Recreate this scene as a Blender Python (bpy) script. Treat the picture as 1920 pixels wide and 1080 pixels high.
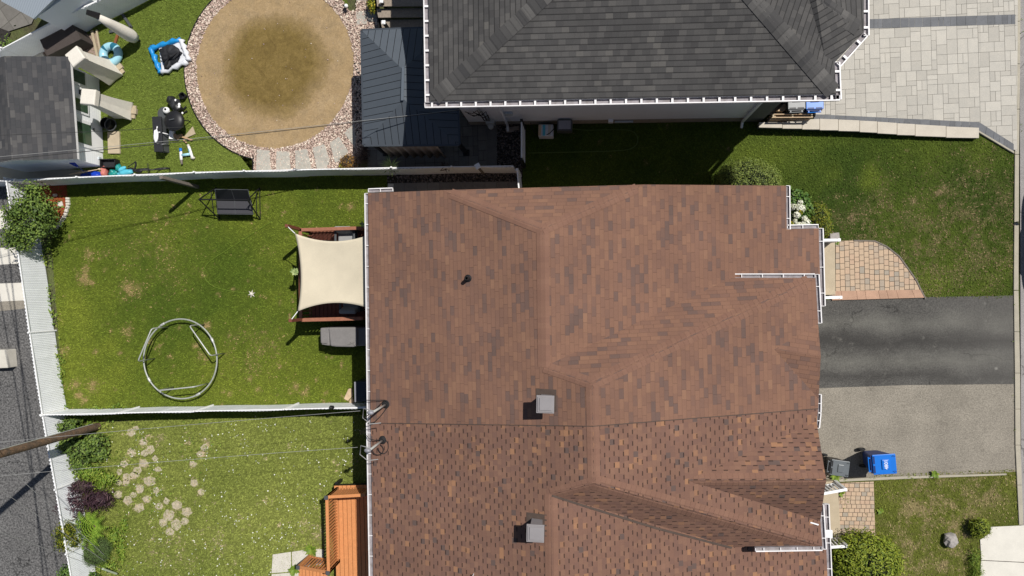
import bpy, bmesh, math, random
import numpy as np
from mathutils import Vector, Matrix, noise as mnoise

for o in list(bpy.data.objects): bpy.data.objects.remove(o)
C = bpy.context.scene.collection
SC = bpy.context.scene
random.seed(7); RNG = np.random.default_rng(7)

# ---------------------------------------------------------------- camera, sky, sun, exposure
F, H = 1300.0, 23.6
TH = math.atan(133.0/F)
cam_d = bpy.data.cameras.new('camera'); cam = bpy.data.objects.new('camera', cam_d); C.objects.link(cam)
cam.location = (0, 0, H); cam.rotation_euler = (0, TH, 0)
cam_d.sensor_width = 36; cam_d.lens = F/1920*36; cam_d.clip_end = 2000; cam_d.clip_start = .5
SC.camera = cam
SUN_EL, SUN_AZ = math.radians(58), math.atan2(.77, .64)
SV = Vector((math.sin(SUN_AZ)*math.cos(SUN_EL), math.cos(SUN_AZ)*math.cos(SUN_EL), math.sin(SUN_EL)))
w = bpy.data.worlds.new('World'); SC.world = w; w.use_nodes = True
nt = w.node_tree; sk = nt.nodes.new('ShaderNodeTexSky'); sk.sky_type = 'NISHITA'; sk.sun_disc = False
sk.sun_elevation = SUN_EL; sk.sun_rotation = SUN_AZ
nt.links.new(sk.outputs[0], nt.nodes['Background'].inputs[0]); nt.nodes['Background'].inputs[1].default_value = .05
sd = bpy.data.lights.new('sun', 'SUN'); sd.energy = 4.35; sd.angle = math.radians(.5); sd.color = (1, .96, .9)
so = bpy.data.objects.new('sun', sd); C.objects.link(so); so.location = (20, 20, 40)
so.rotation_euler = SV.to_track_quat('Z', 'Y').to_euler()
SC.view_settings.view_transform = 'Standard'; SC.view_settings.look = 'None'
SC.view_settings.exposure = 0.15; SC.view_settings.gamma = 1; SC.view_settings.use_curve_mapping = False

# ---------------------------------------------------------------- survey: a photo position at a known height -> world point
def ray(u, v):
    x, y = (u-960)/F, -(v-540)/F
    return Vector((x*math.cos(TH)-math.sin(TH), y, -x*math.sin(TH)-math.cos(TH)))
def P(u, v, z=0.):
    d = ray(u, v); t = (z-H)/d.z
    return Vector((d.x*t, d.y*t, z))
def PV(u, v, a, n):
    d = ray(u, v); o = Vector((0, 0, H)); t = (a-o).dot(n)/d.dot(n)
    return o+d*t
def PL(pts, z=0.): return [P(p[0], p[1], p[2] if len(p) > 2 else z) for p in pts]

# ---------------------------------------------------------------- materials
MATS = {}
def nodes_of(name):
    m = bpy.data.materials.new(name); m.use_nodes = True; MATS[name] = m
    return m, m.node_tree, m.node_tree.nodes['Principled BSDF']
class NT:
    def __init__(s, nt): s.nt = nt
    def n(s, t, **k):
        x = s.nt.nodes.new(t)
        for a, b in k.items(): setattr(x, a, b)
        return x
    def l(s, a, b): s.nt.links.new(a, b)
    def setin(s, sock, v):
        if hasattr(v, 'is_output') or isinstance(v, bpy.types.NodeSocket): s.l(v, sock)
        else: sock.default_value = v
    def m(s, op, a, b=0., c=None):
        x = s.n('ShaderNodeMath', operation=op); s.setin(x.inputs[0], a); s.setin(x.inputs[1], b)
        if c is not None: s.setin(x.inputs[2], c)
        return x.outputs[0]
    def mix(s, f, a, b, bt='MIX'):
        x = s.n('ShaderNodeMix', data_type='RGBA', blend_type=bt); s.setin(x.inputs[0], f)
        for k, v in ((6, a), (7, b)):
            if isinstance(v, tuple): v = v if len(v) == 4 else v+(1,)
            s.setin(x.inputs[k], v)
        return x.outputs[2]
    def ramp(s, f, stops, interp='LINEAR'):
        x = s.n('ShaderNodeValToRGB'); x.color_ramp.interpolation = interp; e = x.color_ramp.elements
        while len(e) > 1: e.remove(e[-1])
        for i, (p, c) in enumerate(stops):
            k = e[0] if i == 0 else e.new(p)
            k.position = p; k.color = (c if len(c) == 4 else tuple(c)+(1,)) if not isinstance(c, float) else (c, c, c, 1)
        s.setin(x.inputs[0], f); return x.outputs[0]
    def noise(s, scale, detail=3, rough=.55, vec=None, dist=0.):
        x = s.n('ShaderNodeTexNoise'); x.inputs['Scale'].default_value = scale; x.inputs['Detail'].default_value = detail
        x.inputs['Roughness'].default_value = rough; x.inputs['Distortion'].default_value = dist
        if vec is not None: s.l(vec, x.inputs['Vector'])
        return x.outputs[0]
    def wn(s, a, b=0.):
        v = s.n('ShaderNodeCombineXYZ'); s.setin(v.inputs[0], a); s.setin(v.inputs[1], b)
        x = s.n('ShaderNodeTexWhiteNoise', noise_dimensions='2D'); s.l(v.outputs[0], x.inputs[0]); return x.outputs[0]
    def obj(s, which='Object'): return s.n('ShaderNodeTexCoord').outputs[which]
    def pos(s): return s.n('ShaderNodeNewGeometry').outputs['Position']
    def island(s): return s.n('ShaderNodeNewGeometry').outputs['Random Per Island']
    def mapv(s, vec, scale=(1, 1, 1), rot=(0, 0, 0)):
        x = s.n('ShaderNodeMapping'); s.l(vec, x.inputs[0]); x.inputs['Scale'].default_value = scale; x.inputs['Rotation'].default_value = rot
        return x.outputs[0]
    def bump(s, h, b, st=.5, d=.02):
        x = s.n('ShaderNodeBump'); x.inputs['Strength'].default_value = st; x.inputs['Distance'].default_value = d
        s.l(h, x.inputs['Height']); s.l(x.outputs[0], b.inputs['Normal'])
def M(name, c, rough=.7, var=.18, scale=6., isl=0., bump=0., bscale=60., metal=0., spec=.35, c2=None, fine=.0, rampc=None):
    m, t, b = nodes_of(name); N = NT(t); p = N.pos()
    f = N.noise(scale, 4, .6, p)
    c2 = c2 or tuple(x*.55 for x in c)
    col = N.mix(N.ramp(f, [(.35, 0.), (.65, 1.)]), c, tuple(a*(1-var)+d*var for a, d in zip(c, c2)))
    if rampc: col = N.ramp(N.island(), rampc)
    if isl:
        k = N.m('MULTIPLY_ADD', N.island(), 2*isl, 1-isl)
        col = N.mix(1., col, k, 'MULTIPLY')
    if fine:
        k = N.m('MULTIPLY_ADD', N.ramp(N.noise(bscale, 2, .7, p), [(.3, 0.), (.7, 1.)]), 2*fine, 1-fine)
        col = N.mix(1., col, k, 'MULTIPLY')
    N.l(col, b.inputs['Base Color']); b.inputs['Roughness'].default_value = rough; b.inputs['Metallic'].default_value = metal
    b.inputs['Specular IOR Level'].default_value = spec
    if bump: N.bump(N.noise(bscale, 3, .6, p), b, bump, .02)
    return m
def shingle(name, row, tab, stops, dash=.0, dthr=.5, slit=.25, blend=.4, tone=1., grain=.22, bline=.22, bw=.10):
    """asphalt shingles: courses up the slope, tabs of random colour, dark butt lines: print plus painted-in shade under the tabs"""
    m, t, b = nodes_of(name); N = NT(t)
    uv = N.n('ShaderNodeUVMap'); sx = N.n('ShaderNodeSeparateXYZ'); N.l(uv.outputs[0], sx.inputs[0])
    U, V = (sx.outputs[0], sx.outputs[1])
    r_ = N.m('DIVIDE', V, row); r = N.m('FLOOR', r_); fv = N.m('FRACT', r_)
    off = N.m('ADD', N.m('MULTIPLY', N.wn(r, 3.3), .7), N.m('MULTIPLY', r, 1.03)) if dash else N.m('MULTIPLY', N.wn(r, 3.3), 7.)
    uu = N.m('ADD', N.m('DIVIDE', U, tab), off)
    ti = N.m('FLOOR', uu); fu = N.m('FRACT', uu)
    a = N.wn(ti, r); a2 = N.wn(N.m('FLOOR', N.m('MULTIPLY', uu, .5)), N.m('ADD', N.m('FLOOR', N.m('MULTIPLY', r_, .5)), 51.))
    val = N.m('ADD', N.m('MULTIPLY', a, 1-blend), N.m('MULTIPLY', a2, blend))
    col = N.ramp(val, stops, 'CONSTANT' if dash else 'LINEAR')
    k = N.m('MULTIPLY_ADD', N.noise(85, 3, .75, N.pos()), 2*grain*1.6, 1-grain*1.6)
    col = N.mix(1., col, k, 'MULTIPLY')
    big = N.m('MULTIPLY_ADD', N.noise(.55, 4, .6, N.pos()), .5, .75*tone)
    col = N.mix(1., col, big, 'MULTIPLY')
    line = N.m('MULTIPLY', N.m('LESS_THAN', fv, bw), bline)  # shade below each course, painted as a dark line
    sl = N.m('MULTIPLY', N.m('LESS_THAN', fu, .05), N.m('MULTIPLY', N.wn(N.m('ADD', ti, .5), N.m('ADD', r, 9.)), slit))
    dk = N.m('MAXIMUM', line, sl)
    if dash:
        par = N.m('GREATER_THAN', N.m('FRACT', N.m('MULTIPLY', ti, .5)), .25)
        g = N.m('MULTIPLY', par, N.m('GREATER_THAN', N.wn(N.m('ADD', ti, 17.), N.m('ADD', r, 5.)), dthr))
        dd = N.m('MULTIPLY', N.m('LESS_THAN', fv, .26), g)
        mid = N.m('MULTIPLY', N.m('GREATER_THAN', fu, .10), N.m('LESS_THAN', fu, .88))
        dk = N.m('MAXIMUM', dk, N.m('MULTIPLY', N.m('MULTIPLY', dd, mid), dash))  # shade under raised tabs, painted into the colour as dashes
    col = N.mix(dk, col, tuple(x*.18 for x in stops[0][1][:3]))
    N.l(col, b.inputs['Base Color']); b.inputs['Roughness'].default_value = .92; b.inputs['Specular IOR Level'].default_value = .2
    hgt = N.m('ADD', N.m('SUBTRACT', N.m('MULTIPLY', a, .5), fv), N.m('MULTIPLY', N.noise(120, 2, .6, N.pos()), .6))
    N.bump(hgt, b, .45, .012)
    return m
# ---------------------------------------------------------------- mesh helpers
OFF = {}
class MB:
    def __init__(s): s.v = []; s.f = []; s.mi = []; s.uv = []
    def face(s, pts, mi=0, uv=None):
        k = len(s.v); s.v += [Vector(p) for p in pts]; s.f.append(list(range(k, k+len(pts)))); s.mi.append(mi); s.uv.append(uv)
        return s
    def slope(s, pts, mi=0):
        """roof plane: uv = metres along the eave, metres up the slope"""
        pts = [Vector(p) for p in pts]; n = Vector()
        for i in range(len(pts)): n += (pts[i]-pts[0]).cross(pts[(i+1) % len(pts)]-pts[0])
        n.normalize()
        if n.z < 0: pts.reverse(); n = -n
        e = Vector((0, 0, 1)).cross(n)
        e = e.normalized() if e.length > 1e-4 else Vector((1, 0, 0)); up = n.cross(e)
        return s.face(pts, mi, [(p.dot(e), p.dot(up)) for p in pts])
    def prism(s, top, z0, mi=0, bottom=False):
        top = [Vector(p) for p in top]
        a = sum(top[i].x*top[(i+1) % len(top)].y-top[(i+1) % len(top)].x*top[i].y for i in range(len(top)))
        if a < 0: top.reverse()
        s.face(top, mi); n = len(top)
        for i in range(n):
            p, q = top[i], top[(i+1) % n]
            s.face([Vector((p.x, p.y, z0)), Vector((q.x, q.y, z0)), q, p], mi)
        if bottom: s.face([Vector((p.x, p.y, z0)) for p in reversed(top)], mi)
        return s
    def box(s, c, size, rz=0., mi=0, rm=None):
        c = Vector(c); hx, hy, hz = (k/2 for k in size); R = rm or Matrix.Rotation(rz, 3, 'Z')
        q = [c+R @ Vector((x, y, z)) for z in (-hz, hz) for y in (-hy, hy) for x in (-hx, hx)]
        for f in ((0, 2, 3, 1), (4, 5, 7, 6), (0, 1, 5, 4), (2, 6, 7, 3), (0, 4, 6, 2), (1, 3, 7, 5)): s.face([q[i] for i in f], mi)
        return s
    def beam(s, a, b, wd, ht, mi=0, up=(0, 0, 1)):
        a, b = Vector(a), Vector(b); x = (b-a); L = x.length
        if L < 1e-5: return s
        x.normalize(); u = Vector(up)
        if abs(x.dot(u)) > .98: u = Vector((1, 0, 0))
        y = u.cross(x).normalized(); z = x.cross(y)
        return s.box((a+b)/2, (L, wd, ht), mi=mi, rm=Matrix((x, y, z)).transposed())
    def tube(s, pts, r, n=8, closed=False, mi=0, rr=None, cap=True):
        pts = [Vector(p) for p in pts]; rings = []; N = len(pts); up = Vector((0, 0, 1)); y = None
        for i, p in enumerate(pts):
            if closed: d = pts[(i+1) % N]-pts[i-1]
            else: d = pts[min(i+1, N-1)]-pts[max(i-1, 0)]
            d.normalize()
            if y is None:
                u = up if abs(d.dot(up)) < .95 else Vector((1, 0, 0)); y = u.cross(d).normalized()
            else:
                y = (y-d*y.dot(d)).normalized()
            z = d.cross(y); q = rr[i] if rr else r; k = len(s.v)
            s.v += [p+y*(math.cos(2*math.pi*j/n)*q)+z*(math.sin(2*math.pi*j/n)*q) for j in range(n)]; rings.append(k)
        for i in range(N if closed else N-1):
            a, b = rings[i], rings[(i+1) % N]
            for j in range(n):
                s.f.append([a+j, a+(j+1) % n, b+(j+1) % n, b+j]); s.mi.append(mi); s.uv.append(None)
        if not closed and cap:
            s.f.append([rings[0]+j for j in reversed(range(n))]); s.mi.append(mi); s.uv.append(None)
            s.f.append([rings[-1]+j for j in range(n)]); s.mi.append(mi); s.uv.append(None)
        return s
    def lathe(s, c, prof, n=20, mi=0, capb=True, capt=True):
        c = Vector(c); rings = []
        for r, z in prof:
            k = len(s.v); s.v += [c+Vector((math.cos(2*math.pi*j/n)*r, math.sin(2*math.pi*j/n)*r, z)) for j in range(n)]; rings.append(k)
        for a, b in zip(rings, rings[1:]):
            for j in range(n):
                s.f.append([a+j, a+(j+1) % n, b+(j+1) % n, b+j]); s.mi.append(mi); s.uv.append(None)
        if capb: s.f.append([rings[0]+j for j in reversed(range(n))]); s.mi.append(mi); s.uv.append(None)
        if capt: s.f.append([rings[-1]+j for j in range(n)]); s.mi.append(mi); s.uv.append(None)
        return s
    def blob(s, c, size, seed=0, amp=.15, fr=1.5, nu=18, nv=10, rz=0., mi=0, flat=None):
        """a lumpy rounded mass (bags, rocks, cushions)"""
        c = Vector(c); rows = []; R = Matrix.Rotation(rz, 3, 'Z')
        for i in range(nv+1):
            th = math.pi*i/nv; k = len(s.v)
            for j in range(nu):
                ph = 2*math.pi*j/nu; d = Vector((math.sin(th)*math.cos(ph), math.sin(th)*math.sin(ph), math.cos(th)))
                q = 1+amp*mnoise.noise(d*fr+Vector((seed*7.1, seed*3.3, seed)))
                if flat:
                    e = flat; d = Vector([math.copysign(abs(x)**e, x) for x in d])
                s.v.append(c+R @ Vector((d.x*size[0]/2*q, d.y*size[1]/2*q, d.z*size[2]/2*q)))
            rows.append(k)
        for i in range(nv):
            for j in range(nu):
                s.f.append([rows[i]+j, rows[i+1]+j, rows[i+1]+(j+1) % nu, rows[i]+(j+1) % nu]); s.mi.append(mi); s.uv.append(None)
        return s
    def build(s, name, mats, parent=None, smooth=False, bev=0., loc=None):
        off = OFF[parent.name] if parent else (Vector(loc) if loc is not None else Vector())
        me = bpy.data.meshes.new(name); me.from_pydata([tuple(v-off) for v in s.v], [], s.f)
        for m in (mats if isinstance(mats, (list, tuple)) else [mats]): me.materials.append(MATS[m] if isinstance(m, str) else m)
        me.polygons.foreach_set('material_index', s.mi)
        if any(u for u in s.uv):
            ul = me.uv_layers.new(name='UVMap')
            for p, u in zip(me.polygons, s.uv):
                if u:
                    for li, c in zip(p.loop_indices, u): ul.data[li].uv = c
        if smooth: me.polygons.foreach_set('use_smooth', [True]*len(me.polygons))
        me.update()
        o = bpy.data.objects.new(name, me); C.objects.link(o)
        if parent: o.parent = parent
        elif loc is not None: o.location = loc
        OFF[o.name] = off
        if bev or smooth:
            bm = bmesh.new(); bm.from_mesh(me); bmesh.ops.remove_doubles(bm, verts=bm.verts, dist=.0004); bm.to_mesh(me); bm.free()
        if bev:
            b = o.modifiers.new('bevel', 'BEVEL'); b.width = bev; b.segments = 2; b.limit_method = 'ANGLE'
        return o
def np_mesh(name, V, Fc, mat, parent=None, smooth=False, attr=None):
    """V (n,3) world coordinates, Fc (m,k) faces"""
    off = OFF[parent.name] if parent else Vector(); V = np.asarray(V, np.float32)-np.array(off, np.float32)
    me = bpy.data.meshes.new(name); m, k = Fc.shape
    me.vertices.add(len(V)); me.vertices.foreach_set('co', V.ravel())
    me.loops.add(m*k); me.loops.foreach_set('vertex_index', Fc.astype(np.int32).ravel())
    me.polygons.add(m); me.polygons.foreach_set('loop_start', np.arange(0, m*k, k, dtype=np.int32))
    if smooth: me.polygons.foreach_set('use_smooth', np.ones(m, bool))
    if attr is not None:
        for an, av in attr.items():
            a = me.attributes.new(an, 'FLOAT', 'POINT'); a.data.foreach_set('value', np.asarray(av, np.float32))
    me.materials.append(MATS[mat]); me.update(calc_edges=True); me.validate()
    o = bpy.data.objects.new(name, me); C.objects.link(o)
    if parent: o.parent = parent
    OFF[o.name] = off
    return o
def tag(o, label=None, cat=None, group=None, kind=None):
    if label: o['label'] = label
    if cat: o['category'] = cat
    if group: o['group'] = group
    if kind: o['kind'] = kind
    return o
def thing(name, label, cat, loc, group=None):
    o = bpy.data.objects.new(name, None); C.objects.link(o); o.location = loc; o.empty_display_size = .2
    OFF[o.name] = Vector(loc); return tag(o, label, cat, group)
def solo(mb, name, mat, label, cat, group=None, loc=None, **k):
    if loc is None:
        loc = sum(mb.v, Vector())/len(mb.v); loc.z = min(v.z for v in mb.v)
    return tag(mb.build(name, mat, loc=loc, **k), label, cat, group)
def struct(mb, name, mat, **k): return tag(mb.build(name, mat, **k), kind='structure')
def clone(o, parent=None):
    c = o.copy(); C.objects.link(c); OFF[c.name] = OFF[o.name]
    if parent: c.parent = parent
    for ch in list(o.children): clone(ch, c)
    return c
def inpoly(x, y, poly):
    r = np.zeros(x.shape, bool); n = len(poly)
    for i in range(n):
        (x0, y0), (x1, y1) = poly[i][:2], poly[(i+1) % n][:2]
        if y0 == y1: continue
        c = ((y0 > y) != (y1 > y)) & (x < (x1-x0)*(y-y0)/(y1-y0)+x0); r ^= c
    return r
def scatter(poly, dens):
    """random points in a world polygon"""
    a = np.array([p[:2] for p in poly]); lo, hi = a.min(0), a.max(0); n = int(dens*np.prod(hi-lo))
    q = RNG.random((n, 2))*(hi-lo)+lo; return q[inpoly(q[:, 0], q[:, 1], a)]
def rot_to(nrm, spin):
    """frames (t,b) for many normals"""
    n = nrm/np.linalg.norm(nrm, axis=1, keepdims=True); h = np.where(np.abs(n[:, 2:3]) < .9, [[0, 0, 1.]], [[1., 0, 0]])
    t = np.cross(h, n); t /= np.linalg.norm(t, axis=1, keepdims=True); b = np.cross(n, t)
    c, s = np.cos(spin)[:, None], np.sin(spin)[:, None]
    return t*c+b*s, b*c-t*s
def leaves_mesh(pts, nrm, ln, wd, fold=.25):
    """pointed leaves: a folded diamond each"""
    n = len(pts); t, b = rot_to(nrm, RNG.random(n)*6.283); nn = nrm/np.linalg.norm(nrm, axis=1, keepdims=True)
    L = (ln*(.6+.8*RNG.random(n)))[:, None]; W = (wd*(.6+.8*RNG.random(n)))[:, None]
    V = np.stack([pts, pts+t*L*.5+b*W*.5+nn*W*fold, pts+t*L, pts+t*L*.5-b*W*.5+nn*W*fold], 1).reshape(-1, 3)
    i = np.arange(n)[:, None]*4; Fc = np.concatenate([np.concatenate([i, i+1, i+2], 1), np.concatenate([i, i+2, i+3], 1)], 1).reshape(-1, 3)
    return V, Fc
def crown_pts(c, rad, n, lump=.25, fr=2., seed=1, shell=.35, zmin=None, gap=0.):
    d = RNG.normal(size=(n, 3)); d /= np.linalg.norm(d, axis=1, keepdims=True)
    q = np.array([1+lump*mnoise.noise(Vector(x)*fr+Vector((seed*5.3, seed, 0)))+lump*.5*mnoise.noise(Vector(x)*fr*2.7+Vector((seed, 0, 9))) for x in d])
    g = np.array([mnoise.noise(Vector(x)*fr*1.8+Vector((seed*2.2, 4, seed))) for x in d])
    r = q*(1-shell*RNG.random(n)**1.5); keep = g > -1+gap
    p = np.array(c)+d*r[:, None]*np.array(rad)
    if zmin is not None: keep &= p[:, 2] > zmin
    nrm = d/np.array(rad)*np.mean(rad)+RNG.normal(size=(n, 3))*.45
    return p[keep], nrm[keep]
# ---------------------------------------------------------------- palette
LEAF = lambda *c: [(i/(len(c)-1) if len(c) > 1 else 0, k) for i, k in enumerate(c)]
M('white_paint', (.80, .80, .80), .45, .08, 5); M('white_vinyl', (.66, .68, .70), .5, .12, 3); M('white_bright', (.85, .85, .85), .4, .05)
M('gutter_white', (.80, .78, .78), .45, .30, 5, c2=(.5, .48, .45)); M('gutter_inner', (.30, .28, .30), .7, .6, 6, c2=(.12, .10, .085)); M('siding_white', (.84, .87, .90), .6, .08, 3)  # gutter_inner: dirt plus the trough's own shade painted as darker grey
M('siding_brown', (.25, .17, .12), .8, .3, 9); M('foundation', (.33, .29, .24), .9, .35, 7, bump=.3)
M('dark_brick', (.15, .15, .14), .85, .4, 12); M('soffit', (.6, .58, .56), .7)
M('black_plastic', (.014, .014, .016), .45, .3); M('black_metal', (.012, .012, .013), .5, .2); M('black_rubber', (.016, .016, .017), .8)
M('dark_grey_plastic', (.075, .08, .085), .4, .2); M('grey_plastic', (.22, .23, .235), .38, .2); M('lid_grey', (.13, .145, .155), .32, .2)
M('blue_plastic', (.012, .16, .60), .30, .25, 5, c2=(.008, .11, .46)); M('blue_dark', (.008, .03, .14), .45)
M('galvanised', (.52, .53, .50), .42, .3, 9, metal=.25); M('grey_metal', (.30, .30, .33), .55, .2, 4, metal=.2)
M('vent_grey', (.25, .235, .24), .6, .15, 5); M('rust', (.22, .08, .03), .9); M('slate_metal', (.05, .06, .075), .45, .2, 5, metal=.1)
M('red_stain', (.19, .062, .036), .6, .45, 10, fine=.2); M('orange_stain', (.60, .25, .095), .6, .2, 6, fine=.12, bscale=30); M('orange_dark', (.40, .14, .045), .65, .3, 8)
M('sail_cream', (.66, .585, .44), .85, .15, 2, fine=.07, bscale=70, bump=.15); M('cushion_grey', (.30, .30, .30), .9, .2, 10); M('bbq_cover', (.20, .19, .185), .75, .25, 5, fine=.1, bscale=30)
M('brown_cover', (.062, .05, .045), .85, .25, 6, fine=.15); M('beige_cover', (.70, .66, .58), .85, .2, 5, fine=.06, bscale=25, c2=(.5, .46, .40)); M('beige_dark', (.36, .29, .23), .85, .2)
M('mesh_black', (.020, .021, .025), .7, .3, 20); M('mesh_grey', (.048, .048, .055), .7, .2, 20)
M('teal', (.01, .24, .22), .4, .3); M('cyan', (.10, .48, .62), .35, .25); M('coral', (.50, .16, .13), .6, .3); M('royal_blue', (.01, .05, .45), .4, .3)
M('ring_blue', (.33, .60, .70), .25, .1, 3); M('ring_teal', (.02, .13, .20), .3); M('tarp_blue', (.015, .25, .60), .35, .3, 12); M('tarp_white', (.66, .68, .72), .5, .2)
M('wood_weathered', (.30, .25, .20), .85, .5, 14, fine=.2); M('wood_pale', (.62, .45, .29), .75, .3, 9); M('wood_board', (.42, .35, .24), .8, .3)
M('wood_post', (.19, .165, .14), .9, .5, 16); M('cardboard', (.43, .28, .16), .9, .3)
M('pole_wood', (.17, .105, .062), .9, .9, 5, c2=(.07, .055, .042), fine=.45, bscale=28, bump=.5); M('rock_grey', (.36, .33, .31), .9, .5, 9, bump=.6, bscale=14)
M('glass_dark', (.03, .05, .04), .08, .2, spec=.6); M('glass_green', (.05, .09, .055), .12, .4, 5, spec=.6); M('pale_panel', (.45, .50, .53), .6)
M('wire_pale', (.30, .30, .295), .5, .1); M('wire_dark', (.035, .035, .035), .6, .1); M('yellow_guard', (.45, .5, .38), .6)
M('slab_pale', (.58, .55, .48), .9, .3, 4, c2=(.40, .37, .32), fine=.12, bscale=50); M('slab_cap', (.52, .475, .40), .9, .4, 3, isl=.10, fine=.1, bscale=55, c2=(.40, .36, .30))
M('landing', (.45, .375, .265), .85, .25, 3, fine=.08, bscale=60); M('flagstone', (.54, .40, .26), .9, .4, 7, isl=.25); M('step_stone', (.42, .40, .35), .9, .4, 6, isl=.10, fine=.12)
M('soil', (.055, .042, .03), .95, .6, 9, fine=.4, bscale=40, bump=.6); M('mulch_red', (.30, .05, .022), .95, .6, 12, fine=.5, bscale=50, bump=.8); M('mulch_dark', (.03, .026, .024), .95, .6, 14, fine=.5, bscale=45, bump=.8)
M('curb', (.40, .365, .29), .9, .4, 2, fine=.15, bscale=50, c2=(.27, .25, .2)); M('concrete_white', (.66, .63, .56), .85, .2, 2, fine=.06, bscale=50)
M('paver_light', (.445, .42, .37), .85, .35, 5, isl=.10, fine=.10, bscale=45, c2=(.36, .35, .32)); M('paver_joint', (.12, .115, .10), .95, .3, 20)
M('paver_grey', (.145, .15, .16), .85, .3, 6, isl=.12, fine=.1, bscale=45); M('paver_dark', (.16, .15, .135), .9, .3, 6, isl=.14, fine=.1, bscale=45)
M('paver_tan', (.52, .335, .19), .85, .3, 8, fine=.12, bscale=45, rampc=[(0, (.31, .275, .225)), (.15, (.40, .315, .235)), (.35, (.445, .335, .235)), (.8, (.48, .355, .245)), (1, (.45, .32, .225))])
M('paver_band', (.44, .275, .19), .85, .3, 5, isl=.08, fine=.1, bscale=45); M('joint_dark', (.07, .06, .05), .95)
M('pebble', (.4, .3, .25), .8, .2, 20, rampc=[(0, (.24, .17, .14)), (.2, (.40, .29, .24)), (.5, (.52, .39, .33)), (.8, (.62, .51, .42)), (1, (.82, .74, .62))])
M('pebble_dark', (.1, .09, .085), .8, .2, 20, rampc=[(0, (.04, .035, .03)), (.6, (.11, .095, .085)), (1, (.24, .20, .18))])
M('gravel_bed', (.30, .22, .18), .95, .5, 20, fine=.4, bscale=40)
for nm, st in dict(leaf_lilac=[(.05, .085, .018), (.095, .155, .025), (.17, .235, .04)], leaf_cedar=[(.07, .10, .018), (.13, .175, .028), (.21, .25, .05)],
                   leaf_round=[(.08, .12, .010), (.17, .22, .014), (.27, .30, .03)], leaf_gold=[(.05, .09, .008), (.14, .17, .01), (.24, .22, .02)], leaf_hyd=[(.03, .08, .012), (.07, .14, .02), (.13, .2, .04)],
                   petal=[(.60, .62, .42), (.80, .80, .68), (.86, .86, .80)], leaf_purple=[(.022, .010, .016), (.05, .024, .034), (.09, .045, .05)], leaf_fern=[(.08, .15, .012), (.14, .235, .02), (.21, .30, .035)],
                   leaf_weed=[(.07, .13, .01), (.13, .21, .02), (.24, .28, .04)], leaf_fine=[(.06, .11, .025), (.085, .14, .035), (.12, .17, .05)], leaf_orange=[(.10, .05, .015), (.24, .11, .02), (.34, .20, .03)],
                   leaf_yucca=[(.12, .18, .06), (.25, .33, .12), (.42, .46, .2)], leaf_yellow=[(.08, .14, .012), (.25, .28, .02), (.5, .36, .03)], leaf_brown=[(.04, .025, .02), (.09, .055, .04), (.14, .09, .06)],
                   clover=[(.6, .62, .45), (.72, .72, .62), (.8, .8, .74)]).items():
    M(nm, st[1], .6, .1, 5, rampc=LEAF(*st), spec=.3)
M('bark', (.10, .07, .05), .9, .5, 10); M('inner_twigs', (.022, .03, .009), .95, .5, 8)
# ---------------------------------------------------------------- lawns
M('path_stone', (.46, .40, .30), .9, .7, 8, fine=.2, bscale=28, c2=(.25, .22, .14))
def lawn_mats(key, deep, lush, dry, spread=.35):
    """two greens (deep, lush) chosen by the 'lush' map, straw where 'dry'"""
    for kind in ('turf', 'blade'):
        m, t, b = nodes_of(kind+'_'+key); N = NT(t); p = N.pos()
        A = lambda n: N.n('ShaderNodeAttribute', attribute_name=n).outputs['Fac']
        base = N.mix(A('lush'), deep, lush)
        if kind == 'turf':
            v = N.m('ADD', N.m('MULTIPLY', N.noise(7, 3, .6, p), .4), N.m('MULTIPLY', N.noise(34, 3, .8, p), .6))
            k = N.ramp(v, [(.36, .50), (.64, 1.10)]); f = N.m('MULTIPLY', A('dry'), N.ramp(N.noise(22, 3, .7, p), [(.3, .35), (.6, 1.)])); dc = dry
            N.bump(N.noise(60, 3, .7, p), b, .8, .05)
        else:
            i = N.island(); k = N.m('MULTIPLY_ADD', i, 2*spread, 1.12-spread); f = N.m('GREATER_THAN', A('dry'), N.m('FRACT', N.m('MULTIPLY', i, 57.3)))
            dc = N.ramp(N.m('FRACT', N.m('MULTIPLY', i, 13.7)), [(0, tuple(x*.8 for x in dry)), (1, tuple(min(1, x*1.45) for x in dry))])
        col = N.mix(1., base, k, 'MULTIPLY'); col = N.mix(f, col, dc)
        N.l(col, b.inputs['Base Color']); b.inputs['Roughness'].default_value = .8; b.inputs['Specular IOR Level'].default_value = .1
lawn_mats('back', (.082, .124, .015), (.180, .215, .027), (.32, .235, .105))
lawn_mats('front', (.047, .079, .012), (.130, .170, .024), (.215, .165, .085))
lawn_mats('wild', (.135, .168, .032), (.225, .250, .058), (.40, .32, .20))
lawn_mats('dryfront', (.110, .130, .024), (.17, .19, .032), (.29, .23, .115))
lawn_mats('fake', (.135, .185, .030), (.185, .235, .045), (.2, .2, .1), .25)
def lushness(x, y, spots, base):
    d = base+np.array([.34*mnoise.noise(Vector((a*.42, b_*.42, 2.2)))+.20*mnoise.noise(Vector((a*1.3, b_*1.3, 7.)))+.14*mnoise.noise(Vector((a*3.7, b_*3.7, 1.))) for a, b_ in zip(x, y)])
    for (u, v, r, s) in spots: c = P(u, v); d = d+s*np.exp(-((x-c.x)**2+(y-c.y)**2)/(r/52.)**2)
    return np.clip(d, 0, 1)
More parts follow.
